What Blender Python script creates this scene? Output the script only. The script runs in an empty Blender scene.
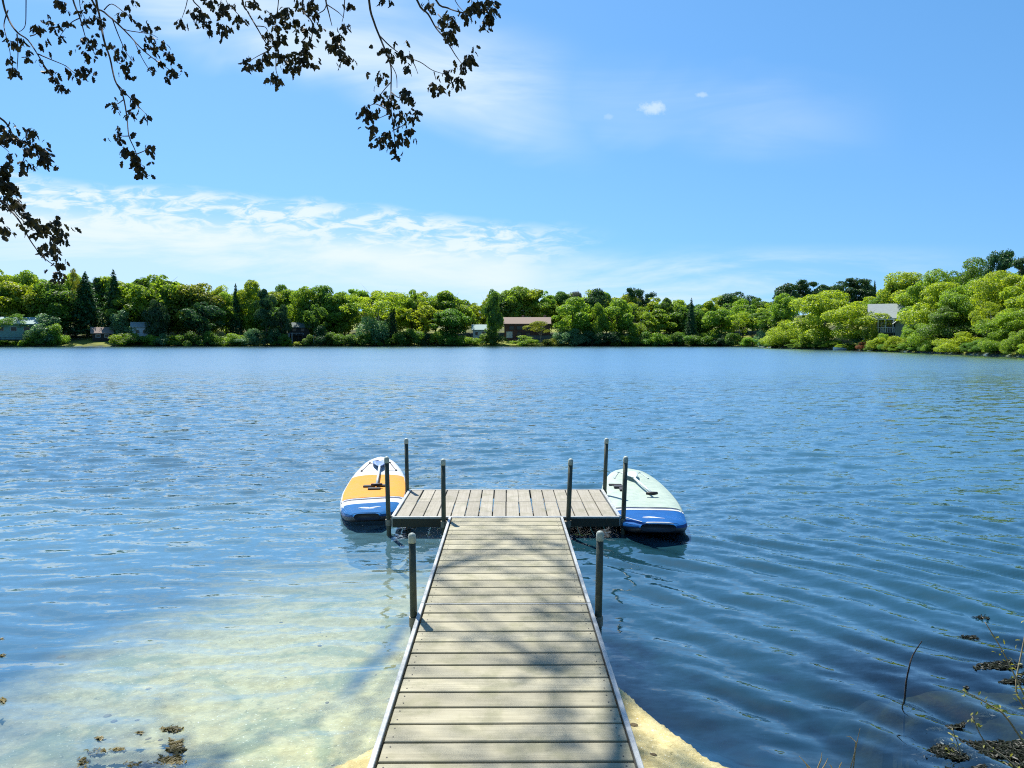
import bpy, bmesh, math, random
import numpy as np
from mathutils import Vector, Matrix, Quaternion

R = math.radians
PI = math.pi
scene = bpy.context.scene
COL = scene.collection
rng = np.random.default_rng(7)

# ------------------------------------------------------------------ camera
CAM_Z = 1.88
F = 740.0
PITCH = math.atan(43.0 / F)
YAW = math.atan(6.0 / F)
cam_data = bpy.data.cameras.new('camera')
cam = bpy.data.objects.new('camera', cam_data)
COL.objects.link(cam)
cam.location = (0, 0, CAM_Z)
cam.rotation_euler = (PI / 2 - PITCH, 0, -YAW)
cam_data.sensor_width = 36.0
cam_data.lens = F / 1024 * 36.0
cam_data.clip_start = 0.05
cam_data.clip_end = 5000
scene.camera = cam
CM = Matrix.Translation((0, 0, CAM_Z)) @ cam.rotation_euler.to_matrix().to_4x4()


def ray(px, py):
    v = Vector(((px - 512) / F, -(py - 384) / F, -1.0))
    return (CM.to_3x3() @ v)


def at(px, py, d):
    """point seen at a pixel at forward distance d"""
    v = ray(px, py)
    return Vector((0, 0, CAM_Z)) + v * (d / v.y)


def on(px, py, z=0.0):
    v = ray(px, py)
    return Vector((0, 0, CAM_Z)) + v * ((z - CAM_Z) / v.z)


# ------------------------------------------------------------------ object helpers
def link(o, parent=None):
    COL.objects.link(o)
    if parent is not None:
        o.parent = parent
    return o


def tag(o, label=None, cat=None, group=None, kind=None):
    if label:
        o['label'] = label
    if cat:
        o['category'] = cat
    if group:
        o['group'] = group
    if kind:
        o['kind'] = kind
    return o


def empty(name, loc=(0, 0, 0), rz=0.0):
    o = bpy.data.objects.new(name, None)
    o.empty_display_size = 0.2
    o.location = loc
    o.rotation_euler = (0, 0, rz)
    return link(o)


def mesh_obj(name, verts, faces, mats, parent=None, smooth=False, midx=None):
    me = bpy.data.meshes.new(name)
    me.from_pydata([tuple(v) for v in verts], [], [tuple(f) for f in faces])
    for m in (mats if isinstance(mats, (list, tuple)) else [mats]):
        me.materials.append(m)
    if midx is not None:
        me.polygons.foreach_set('material_index', midx)
    if smooth:
        me.polygons.foreach_set('use_smooth', [True] * len(me.polygons))
    me.update()
    return link(bpy.data.objects.new(name, me), parent)


def np_mesh(name, verts, quads, mat, smooth=True, attrs=None):
    """fast mesh from numpy arrays; quads is (n,k)"""
    me = bpy.data.meshes.new(name)
    n, k = quads.shape
    me.vertices.add(len(verts))
    me.vertices.foreach_set('co', np.ascontiguousarray(verts, dtype=np.float32).ravel())
    me.loops.add(n * k)
    me.loops.foreach_set('vertex_index', np.ascontiguousarray(quads, dtype=np.int32).ravel())
    me.polygons.add(n)
    me.polygons.foreach_set('loop_start', np.arange(0, n * k, k, dtype=np.int32))
    me.polygons.foreach_set('loop_total', np.full(n, k, dtype=np.int32))
    me.polygons.foreach_set('use_smooth', np.full(n, smooth, dtype=bool))
    if mat is not None:
        me.materials.append(mat)
    for an, av in (attrs or {}).items():
        a = me.attributes.new(an, 'FLOAT', 'POINT')
        a.data.foreach_set('value', np.ascontiguousarray(av, dtype=np.float32))
    me.update()
    me.validate()
    return me


class MB:
    """collects shapes and links them as one mesh object"""

    def __init__(self):
        self.v, self.f = [], []

    def add(self, vs, fs):
        b = len(self.v)
        self.v += [Vector(v) for v in vs]
        self.f += [[i + b for i in f] for f in fs]
        return self

    def box(self, x0, x1, y0, y1, z0, z1, bev=0.0):
        bm = bmesh.new()
        r = bmesh.ops.create_cube(bm, size=1.0)
        for v in bm.verts:
            v.co = Vector(((x0 + x1) / 2 + v.co.x * (x1 - x0), (y0 + y1) / 2 + v.co.y * (y1 - y0), (z0 + z1) / 2 + v.co.z * (z1 - z0)))
        if bev > 0:
            bmesh.ops.bevel(bm, geom=bm.edges[:], offset=bev, segments=1, affect='EDGES', profile=0.5)
        self.frombm(bm)
        return self

    def frombm(self, bm):
        bm.verts.ensure_lookup_table()
        bm.verts.index_update()
        self.add([v.co.copy() for v in bm.verts], [[v.index for v in f.verts] for f in bm.faces])
        bm.free()

    def tube(self, pts, rad, sides=6, cap=True):
        pts = [Vector(p) for p in pts]
        if not isinstance(rad, (list, tuple)):
            rad = [rad] * len(pts)
        rings, prev = [], None
        b = len(self.v)
        for i, p in enumerate(pts):
            t = (pts[min(i + 1, len(pts) - 1)] - pts[max(i - 1, 0)])
            t = t.normalized() if t.length > 1e-9 else Vector((0, 0, 1))
            if prev is None:
                a = t.cross(Vector((0.31, 0.2, 0.93)))
                if a.length < 1e-3:
                    a = t.cross(Vector((1, 0, 0)))
                a.normalize()
            else:
                a = prev - t * prev.dot(t)
                a = a.normalized() if a.length > 1e-6 else t.orthogonal().normalized()
            prev = a
            c = t.cross(a)
            for k in range(sides):
                w = 2 * PI * k / sides
                self.v.append(p + (a * math.cos(w) + c * math.sin(w)) * rad[i])
        for i in range(len(pts) - 1):
            for k in range(sides):
                k2 = (k + 1) % sides
                self.f.append([b + i * sides + k, b + i * sides + k2, b + (i + 1) * sides + k2, b + (i + 1) * sides + k])
        if cap:
            self.f.append([b + k for k in range(sides)][::-1])
            self.f.append([b + (len(pts) - 1) * sides + k for k in range(sides)])
        return self

    def prism(self, poly, y0, y1):
        """xz polygon extruded along y"""
        n = len(poly)
        vs = [(p[0], y0, p[1]) for p in poly] + [(p[0], y1, p[1]) for p in poly]
        fs = [list(range(n)), list(range(2 * n - 1, n - 1, -1))]
        for i in range(n):
            j = (i + 1) % n
            fs.append([i, i + n, j + n, j])
        return self.add(vs, fs)

    def obj(self, name, mats, parent=None, smooth=False):
        return mesh_obj(name, self.v, self.f, mats, parent, smooth)


def smoothstep(a, b, x):
    t = np.clip((x - a) / (b - a), 0, 1)
    return t * t * (3 - 2 * t)


_perm = rng.random((256, 256))


def vnoise(x, y):
    """2D value noise 0..1"""
    xi, yi = np.floor(x).astype(int), np.floor(y).astype(int)
    fx, fy = x - xi, y - yi
    fx, fy = fx * fx * (3 - 2 * fx), fy * fy * (3 - 2 * fy)
    g = lambda i, j: _perm[i & 255, j & 255]
    return (g(xi, yi) * (1 - fx) + g(xi + 1, yi) * fx) * (1 - fy) + (g(xi, yi + 1) * (1 - fx) + g(xi + 1, yi + 1) * fx) * fy


def fbm(x, y, o=4):
    s, a, t = 0, 1.0, 0
    for i in range(o):
        s = s + a * vnoise(x * 2 ** i + 17.3 * i, y * 2 ** i + 5.1 * i)
        t += a
        a *= 0.5
    return s / t


# ------------------------------------------------------------------ node helpers
def new_mat(name):
    m = bpy.data.materials.new(name)
    m.use_nodes = True
    nt = m.node_tree
    nt.nodes.clear()
    return m, nt


class NT:
    def __init__(self, nt):
        self.nt = nt

    def n(self, typ, ins=None, **props):
        nd = self.nt.nodes.new(typ)
        for k, v in props.items():
            setattr(nd, k, v)
        for k, v in (ins or {}).items():
            self.set(nd.inputs[k], v)
        return nd

    def set(self, sock, v):
        if isinstance(v, bpy.types.NodeSocket):
            self.nt.links.new(v, sock)
        elif isinstance(v, bpy.types.Node):
            self.nt.links.new(v.outputs[0], sock)
        else:
            sock.default_value = v

    def math(self, op, a, b=0.0, c=0.0, clamp=False):
        nd = self.n('ShaderNodeMath', {0: a, 1: b, 2: c}, operation=op, use_clamp=clamp)
        return nd.outputs[0]

    def vmath(self, op, a, b=(0, 0, 0)):
        nd = self.n('ShaderNodeVectorMath', {0: a, 1: b}, operation=op)
        return nd.outputs['Value'] if op in ('LENGTH', 'DOT_PRODUCT') else nd.outputs[0]

    def mr(self, v, a, b, c=0.0, d=1.0, smooth=True):
        nd = self.n('ShaderNodeMapRange', {'Value': v, 'From Min': a, 'From Max': b, 'To Min': c, 'To Max': d})
        nd.interpolation_type = 'SMOOTHSTEP' if smooth else 'LINEAR'
        return nd.outputs[0]

    def mix(self, fac, a, b, blend='MIX'):
        nd = self.n('ShaderNodeMix', data_type='RGBA', blend_type=blend)
        self.set(nd.inputs[0], fac)
        self.set(nd.inputs[6], a)
        self.set(nd.inputs[7], b)
        return nd.outputs[2]

    def noise(self, vec, scale, detail=3.0, rough=0.5, dist=0.0, color=False):
        nd = self.n('ShaderNodeTexNoise', {'Vector': vec, 'Scale': scale, 'Detail': detail, 'Roughness': rough, 'Distortion': dist})
        return nd.outputs['Color'] if color else nd.outputs['Fac']

    def scale(self, vec, s):
        nd = self.n('ShaderNodeMapping', {'Vector': vec, 'Scale': s})
        return nd.outputs[0]

    def out(self, surf):
        o = self.n('ShaderNodeOutputMaterial')
        self.nt.links.new(surf if isinstance(surf, bpy.types.NodeSocket) else surf.outputs[0], o.inputs['Surface'])


def c4(c):
    return (c[0], c[1], c[2], 1.0)


def simple(name, col, rough=0.6, metal=0.0, var=0.12, nscale=6.0, bump=0.0, coord='Object', spec=0.5):
    """paint-like material with mottled tone and roughness"""
    m, nt = new_mat(name)
    t = NT(nt)
    tc = t.n('ShaderNodeTexCoord').outputs[coord]
    nz = t.noise(tc, nscale, 4, 0.6)
    dark = c4([x * (1 - var) for x in col])
    lite = c4([min(1, x * (1 + var)) for x in col])
    colr = t.mix(t.mr(nz, 0.3, 0.7), dark, lite)
    b = t.n('ShaderNodeBsdfPrincipled', {'Base Color': colr, 'Metallic': metal, 'Roughness': t.mr(nz, 0.2, 0.8, max(0.02, rough - 0.08), min(1, rough + 0.08)), 'Specular IOR Level': spec})
    if bump > 0:
        bp = t.n('ShaderNodeBump', {'Strength': bump, 'Distance': 0.01, 'Height': t.noise(tc, nscale * 6, 3)})
        t.set(b.inputs['Normal'], bp.outputs[0])
    t.out(b)
    return m


def leaf_mat(name, col, col2, trans=0.35, nscale=3.0):
    m, nt = new_mat(name)
    t = NT(nt)
    g = t.n('ShaderNodeNewGeometry')
    oi = t.n('ShaderNodeObjectInfo')
    c = t.mix(g.outputs['Random Per Island'], c4(col), c4(col2))
    hsv = t.n('ShaderNodeHueSaturation', {'Color': c, 'Hue': t.mr(oi.outputs['Random'], 0, 1, 0.485, 0.515, False), 'Value': t.mr(oi.outputs['Random'], 0, 1, 0.85, 1.18, False)})
    d = t.n('ShaderNodeBsdfDiffuse', {'Color': hsv.outputs[0]})
    tr = t.n('ShaderNodeBsdfTranslucent', {'Color': t.mix(0.5, hsv.outputs[0], c4([min(1, x) for x in (col[0] * 1.7, col[1] * 1.6, col[2] * 0.6)]))})
    gl = t.n('ShaderNodeBsdfGlossy', {'Color': (1, 1, 1, 1), 'Roughness': 0.45})
    mx = t.n('ShaderNodeMixShader', {0: trans, 1: d, 2: tr})
    mx2 = t.n('ShaderNodeMixShader', {0: 0.025, 1: mx, 2: gl})
    t.out(mx2)
    return m


# ------------------------------------------------------------------ world
SUN_EL, SUN_AZ = 57.0, -25.0     # azimuth from +Y, positive to +X
world = bpy.data.worlds.new('World')
scene.world = world
world.use_nodes = True
wt = world.node_tree
wt.nodes.clear()
W = NT(wt)
sky = W.n('ShaderNodeTexSky', sky_type='NISHITA', sun_disc=False)
sky.sun_elevation = R(SUN_EL)
sky.sun_rotation = R(SUN_AZ)
sky.altitude = 0
sky.air_density = 1.0
sky.dust_density = 0.2
sky.ozone_density = 1.6
dirv = W.n('ShaderNodeTexCoord').outputs['Generated']
sx = W.n('ShaderNodeSeparateXYZ', {0: dirv})
lift = W.math('ADD', W.math('MULTIPLY', W.math('MAXIMUM', sx.outputs[2], 0.0), 0.82), 0.21)
W.set(sky.inputs['Vector'] if 'Vector' in sky.inputs else sky.inputs[0], W.vmath('NORMALIZE', W.n('ShaderNodeCombineXYZ', {0: sx.outputs[0], 1: sx.outputs[1], 2: lift}).outputs[0]))
ynz = W.math('MAXIMUM', W.math('ABSOLUTE', sx.outputs[1]), 0.15)
ta = W.math('DIVIDE', sx.outputs[0], ynz)        # tangent of azimuth
te = W.math('DIVIDE', sx.outputs[2], ynz)        # tangent of elevation
cv = W.n('ShaderNodeCombineXYZ', {0: ta, 1: te, 2: 0.0}).outputs[0]
SKYCOL = W.n('ShaderNodeHueSaturation', {'Color': sky.outputs[0], 'Saturation': 1.27, 'Hue': 0.495, 'Value': 1.0}).outputs[0]


def band(v, a0, a1, b0, b1):
    return W.math('MULTIPLY', W.mr(v, a0, a1), W.mr(v, b0, b1, 1.0, 0.0))


# high thin altocumulus, broken along its upper edge
warp = W.n('ShaderNodeVectorMath', {0: cv, 1: W.vmath('SCALE', W.noise(cv, 6.0, 3, color=True))}, operation='ADD')
warp.inputs[1].default_value = (0, 0, 0)
nz_big = W.noise(W.scale(cv, (3.0, 9.0, 1)), 1.0, 5, 0.6, 0.4)
nz_fine = W.noise(W.scale(cv, (22, 75, 1)), 1.0, 4, 0.62, 0.6)
nz_soft = W.noise(W.scale(cv, (2.4, 17.0, 3.1)), 1.0, 6, 0.6, 0.5)
topline = W.math('ADD', W.math('MULTIPLY', ta, -0.085), 0.155)          # upper edge falls to the right
rel = W.math('SUBTRACT', te, topline)
m1 = W.math('MULTIPLY', W.mr(rel, -0.165, -0.06), W.mr(W.math('ADD', rel, W.math('MULTIPLY', W.math('SUBTRACT', nz_big, 0.5), 0.06)), -0.008, 0.014, 1.0, 0.0))
m1 = W.math('MULTIPLY', m1, W.mr(ta, -0.02, 0.16, 1.0, 0.0))
edge = W.mr(rel, -0.062, -0.015)                                        # broken part
dens1 = W.math('MULTIPLY', m1, W.n('ShaderNodeMix', {0: edge, 2: W.mr(nz_soft, 0.30, 0.60, 0.45, 1.0), 3: W.mr(nz_fine, 0.40, 0.60, 0.15, 0.95)}).outputs[0])
# lower even veil over the trees
m2 = W.math('MULTIPLY', band(te, 0.015, 0.06, 0.10, 0.135), band(ta, -0.28, -0.1, 0.3, 0.75))
dens2 = W.math('MULTIPLY', m2, W.mr(nz_soft, 0.35, 0.62, 0.05, 0.68))
# low bright veil on the left
m2b = W.math('MULTIPLY', band(te, -0.02, 0.03, 0.13, 0.19), W.mr(ta, -0.5, -0.05, 0.5, 0.0))
# upper veils drifting from the top left to the centre
wz = W.math('MULTIPLY', W.math('SUBTRACT', W.noise(W.scale(cv, (2.2, 5.0, 1)), 1.0, 4, 0.6, 0.6), 0.5), 0.16)
nz_veil = W.mr(W.noise(W.scale(cv, (2.5, 11.0, 1.7)), 1.0, 5, 0.6, 0.8), 0.25, 0.72, 0.25, 1.0)


def streak(slope, off, half, a0, a1, a2, a3, k):
    rel_ = W.math('ADD', W.math('SUBTRACT', te, W.math('ADD', W.math('MULTIPLY', ta, slope), off)), wz)
    return W.math('MULTIPLY', W.math('MULTIPLY', band(rel_, -half, -half * 0.1, half * 0.1, half * 1.4), band(ta, a0, a1, a2, a3)), W.math('MULTIPLY', nz_veil, k))


d3a = streak(-0.27, 0.325, 0.085, -0.62, -0.42, -0.06, 0.16, 0.85)
d3b = streak(-0.10, 0.43, 0.07, -0.85, -0.6, -0.25, 0.0, 0.6)
d3c = streak(-0.13, 0.325, 0.06, -0.1, 0.15, 0.32, 0.55, 0.26)
dens3 = W.math('MAXIMUM', W.math('MAXIMUM', d3a, d3b), d3c)
dens = W.math('MAXIMUM', W.math('MAXIMUM', dens1, dens2), W.math('MAXIMUM', dens3, m2b))
# three small puffs
for (pa, pe, ra, re_, k) in ((0.195, 0.309, 0.022, 0.013, 0.62), (0.258, 0.326, 0.013, 0.005, 0.42), (0.136, 0.2975, 0.012, 0.006, 0.3)):
    dx = W.math('DIVIDE', W.math('SUBTRACT', ta, pa), ra)
    dy = W.math('DIVIDE', W.math('SUBTRACT', te, pe), re_)
    dd = W.math('SQRT', W.math('ADD', W.math('MULTIPLY', dx, dx), W.math('MULTIPLY', dy, dy)))
    dd = W.math('ADD', dd, W.math('MULTIPLY', W.math('SUBTRACT', W.noise(cv, 60.0, 4, 0.65), 0.5), 1.9))
    dens = W.math('MAXIMUM', dens, W.mr(dd, 0.1, 1.15, k, 0.0))
# nothing of the kind behind the viewer or under the horizon
dens = W.math('MULTIPLY', dens, W.mr(sx.outputs[1], 0.05, 0.3))
CLOUDCOL = (4.5, 5.2, 5.55, 1)
wcol = W.mix(dens, SKYCOL, CLOUDCOL)
bg = W.n('ShaderNodeBackground', {'Color': wcol, 'Strength': 0.099})
wo = W.n('ShaderNodeOutputWorld')
wt.links.new(bg.outputs[0], wo.inputs[0])

sd = bpy.data.lights.new('sun', 'SUN')
sd.energy = 4.6
sd.angle = R(0.53)
sd.color = (1.0, 0.96, 0.88)
sun = link(bpy.data.objects.new('sun', sd))
S = Vector((math.sin(R(SUN_AZ)) * math.cos(R(SUN_EL)), math.cos(R(SUN_AZ)) * math.cos(R(SUN_EL)), math.sin(R(SUN_EL))))
sun.rotation_euler = (-S).to_track_quat('-Z', 'Y').to_euler()
sun.location = S * 50

# ------------------------------------------------------------------ terrain
TH = np.radians([-180, -110, -92, -85, -75, -60, -45, -34.6])
RR = np.array([0.0, 3.0, 12, 25, 85, 190, 272, 289.0])
pxs = np.array([60, 200, 350, 500, 620, 720, 758, 766, 772, 800, 850, 870, 920, 970, 1024.0])
pr = np.array([243, 252, 256, 256, 256, 252, 240, 215, 198, 178, 154, 142, 121, 103, 88.0])
TH = np.concatenate([TH, np.arctan((pxs - 506) / F), np.radians([45, 58, 72, 86, 100, 180])])
RR = np.concatenate([RR, pr / np.cos(np.arctan((pxs - 506) / F)), [70, 45, 24, 9, 3.0, 0.0]])


def far_r(th):
    return np.interp(th, TH, RR) 


NSX = np.array([-60, -12, -6, -3, -1.2, -0.7, -0.2, 0.50, 0.57, 0.63, 0.70, 0.80, 0.90, 1.2, 1.6, 2.0, 2.6, 4, 8, 60.0])
NSY = np.array([-1, 0.8, 1.9, 2.5, 2.8, 3.2, 3.9, 4.05, 3.95, 3.86, 3.66, 3.44, 3.24, 3.0, 2.95, 2.8, 2.6, 2.2, 0.5, -1.0])


def near_d(x, y):
    """metres out from the near shoreline (negative on land)"""
    return y - (np.interp(x, NSX, NSY) + 0.10 * (fbm(x * 3.1 + 7, y * 3.1, 3) - 0.5))


def terrain(x, y):
    x = np.asarray(x, float)
    y = np.asarray(y, float)
    r = np.hypot(x, y)
    th = np.arctan2(x, y)
    nd = near_d(x, y)
    fd = far_r(th) + 1.2 * (vnoise(th * 60 + 50, r * 0 + 3.3) - 0.5) * np.clip(r / 60, 0, 1) - r       # >0 inside the lake
    # lake bed
    left = smoothstep(0.1, -0.7, x)
    slope = 0.055 * left + 0.40 * (1 - left)
    bed_near = -slope * nd - 0.02 * smoothstep(0, 0.1, nd) - 0.05 * np.clip(nd - 3.0, 0, 99)
    bed_near = np.maximum(bed_near, -1.4 - 0.02 * nd)
    bed = np.maximum(np.maximum(bed_near, -3.0), -0.25 * fd - 0.02) + 0.03 * (fbm(x * 2.3, y * 2.3, 3) - 0.5) * smoothstep(0.1, 0.6, nd)
    # weedy shelf close under the surface by the right-hand bank
    shelf = smoothstep(1.2, 2.5, x + 0.9 * (fbm(x * 2 + 3, y * 4, 3) - 0.5)) * smoothstep(6.0, 3.9, y + 1.2 * (fbm(x * 1.5, y * 2 + 5, 3) - 0.5)) * smoothstep(9, 6, x)
    bed = np.where(nd > 0, np.maximum(bed, -0.10 - 0.9 * (1 - shelf) * 2), bed)
    # near bank
    bank = 0.012 + np.clip(-nd, 0, 3) * 0.055 + np.clip(-nd - 3, 0, 60) * 0.10
    bank = bank + 0.03 * (fbm(x * 1.7, y * 1.7, 4) - 0.5) * smoothstep(0, 0.6, -nd)
    hump = 0.16 * smoothstep(1.5, 2.4, x) * smoothstep(0.0, 0.5, -nd)
    bank = bank + hump
    # far bank
    s = -fd
    hill = 0.35 * smoothstep(0, 1.2, s) + 0.13 * np.clip(s - 1, 0, 45) + 0.05 * np.clip(s - 46, 0, 200) + 1.2 * (fbm(x * 0.03, y * 0.03, 3) - 0.5) * smoothstep(3, 25, s)
    lw = smoothstep(-0.15, -0.75, x / np.maximum(np.abs(y), 1))
    hill = hill * (1 + 0.35 * lw)
    z = np.where(nd > 0, bed, bank)
    z = np.where((s > 0) & (r > 8), np.maximum(hill, np.where(nd > 0, -1, bank)), z)
    return z


def tz(x, y):
    return float(terrain(np.array([x]), np.array([y]))[0])


def build_ground():
    rad = [0.0]
    r = 0.25
    while r < 12:
        rad.append(r)
        r += 0.03 if r < 6.5 else 0.03 + (r - 6.5) * 0.02
    while r < 70:
        rad.append(r)
        r *= 1.02
    while r < 380:
        rad.append(r)
        r += 0.9
    while r < 3000:
        rad.append(r)
        r *= 1.12
    rad = np.array(rad[1:])
    ths = np.concatenate([np.radians(np.linspace(-180, -62, 60, endpoint=False)), np.radians(np.linspace(-62, 62, 420, endpoint=False)), np.radians(np.linspace(62, 180, 60, endpoint=False))])
    nt_, nr = len(ths), len(rad)
    RRR, TTT = np.meshgrid(rad, ths, indexing='ij')
    X, Y = RRR * np.sin(TTT), RRR * np.cos(TTT)
    Z = terrain(X.ravel(), Y.ravel()).reshape(X.shape)
    V = np.stack([X, Y, Z], -1).reshape(-1, 3)
    i = np.arange(nr - 1)[:, None]
    j = np.arange(nt_)[None, :]
    j2 = (j + 1) % nt_
    Q = np.stack([i * nt_ + j + 0 * j2, i * nt_ + j2, (i + 1) * nt_ + j2, (i + 1) * nt_ + j], -1).reshape(-1, 4)
    cidx = len(V)
    V = np.vstack([V, [[0, 0, tz(0, 0)]]])
    x, y, z = V[:, 0], V[:, 1], V[:, 2]
    nd = near_d(x, y)
    wob = fbm(x * 1.1 + 9, y * 1.1 + 2, 4) - 0.5
    # pale sand: the left shallows, and the little spit beside the dock
    e = ((x + 0.95 + 0.10 * (y - 4)) / 1.5) ** 2 + ((y - 4.2) / 3.6) ** 2
    sandL = smoothstep(1.7, 0.15, e + 1.6 * wob) * (x < 0.35)
    streak = smoothstep(0.12, 0.0, np.abs(x + 0.78 - 0.12 * (y - 4.6) + 0.25 * wob)) * smoothstep(3.7, 4.2, y) * smoothstep(6.2, 5.2, y)  # dock and post shadow on the bed, painted as a strip with less sand
    sandL = sandL * (1 - 0.75 * streak)
    spit = smoothstep(0.10, 0.02, nd) * smoothstep(1.75, 1.3, x)
    sand = np.maximum(sandL, spit * (nd < 0.3))
    land = smoothstep(0.02, 0.12, z) * np.maximum(smoothstep(1.3, 1.8, np.abs(x)), smoothstep(3.0, 1.8, y) * smoothstep(0.6, 1.2, np.abs(x)))
    weed = smoothstep(1.4, 1.75, x + 0.35 * wob) * smoothstep(4.9, 4.0, y + 0.6 * wob) * (nd > -0.2) * (x < 9)
    far = (np.hypot(x, y) > 15) * (z > 0.02)
    me = np_mesh('ground', V, Q, ground_mat(), True, {'sand': sand, 'land': np.maximum(land, far * 1.0), 'weed': weed, 'far': far * 1.0})
    o = link(bpy.data.objects.new('ground', me))
    tag(o, 'sandy lake bed and grassy banks around the lake', 'ground', kind='structure')


def ground_mat():
    m, nt = new_mat('ground')
    t = NT(nt)
    p = t.n('ShaderNodeNewGeometry').outputs['Position']
    A = lambda n: t.n('ShaderNodeAttribute', attribute_name=n).outputs['Fac']
    n1 = t.noise(p, 2.2, 5, 0.6)
    n2 = t.noise(p, 14, 4, 0.65)
    n3 = t.noise(p, 70, 3, 0.6)
    sand = t.mix(t.mr(n2, 0.3, 0.7), (0.46, 0.38, 0.17, 1), (0.64, 0.55, 0.28, 1))
    sand = t.mix(t.math('MULTIPLY', t.mr(t.n('ShaderNodeSeparateXYZ', {0: p}).outputs[2], -0.03, -0.005, 1.0, 0.0), t.mr(t.noise(p, 1.9, 5, 0.65, 0.6), 0.48, 0.62, 0, 0.65)), sand, (0.20, 0.24, 0.13, 1))
    sand = t.mix(t.mr(n3, 0.62, 0.72), sand, (0.86, 0.82, 0.62, 1))         # shell flecks
    sand = t.mix(t.mr(t.noise(p, 26, 3, 0.7, 0.8), 0.62, 0.70, 0, 0.6), sand, (0.16, 0.15, 0.06, 1))   # bits of leaf
    silt = t.mix(t.mr(n1, 0.3, 0.7), (0.006, 0.045, 0.105, 1), (0.012, 0.075, 0.15, 1))
    silt = t.mix(t.mr(n2, 0.55, 0.75, 0, 0.5), silt, (0.02, 0.10, 0.13, 1))
    sm = t.math('ADD', A('sand'), t.math('MULTIPLY', t.math('SUBTRACT', n2, 0.5), t.math('MULTIPLY', 0.9, t.math('MULTIPLY', A('sand'), t.math('SUBTRACT', 1.0, A('sand'))))))
    bed = t.mix(sm, silt, sand)
    weed = t.mix(t.mr(n2, 0.35, 0.65), (0.003, 0.005, 0.0015, 1), (0.012, 0.016, 0.003, 1))
    bed = t.mix(A('weed'), bed, weed)
    grass = t.mix(t.mr(n2, 0.3, 0.7), (0.06, 0.085, 0.02, 1), (0.16, 0.17, 0.05, 1))
    grass = t.mix(t.mr(n1, 0.5, 0.7), grass, (0.17, 0.13, 0.07, 1))
    nb = t.noise(p, 0.06, 4, 0.6)
    lawn = t.mix(t.mr(nb, 0.42, 0.6), (0.05, 0.06, 0.02, 1), (0.20, 0.22, 0.04, 1))
    grass = t.mix(A('far'), grass, lawn)
    c = t.mix(A('land'), bed, grass)
    bp = t.n('ShaderNodeBump', {'Strength': 0.5, 'Distance': 0.02, 'Height': t.math('ADD', n2, t.math('MULTIPLY', n3, 0.4))})
    b = t.n('ShaderNodeBsdfPrincipled', {'Base Color': c, 'Roughness': 0.9, 'Specular IOR Level': 0.15, 'Normal': bp.outputs[0]})
    t.out(b)
    return m


build_ground()


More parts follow.
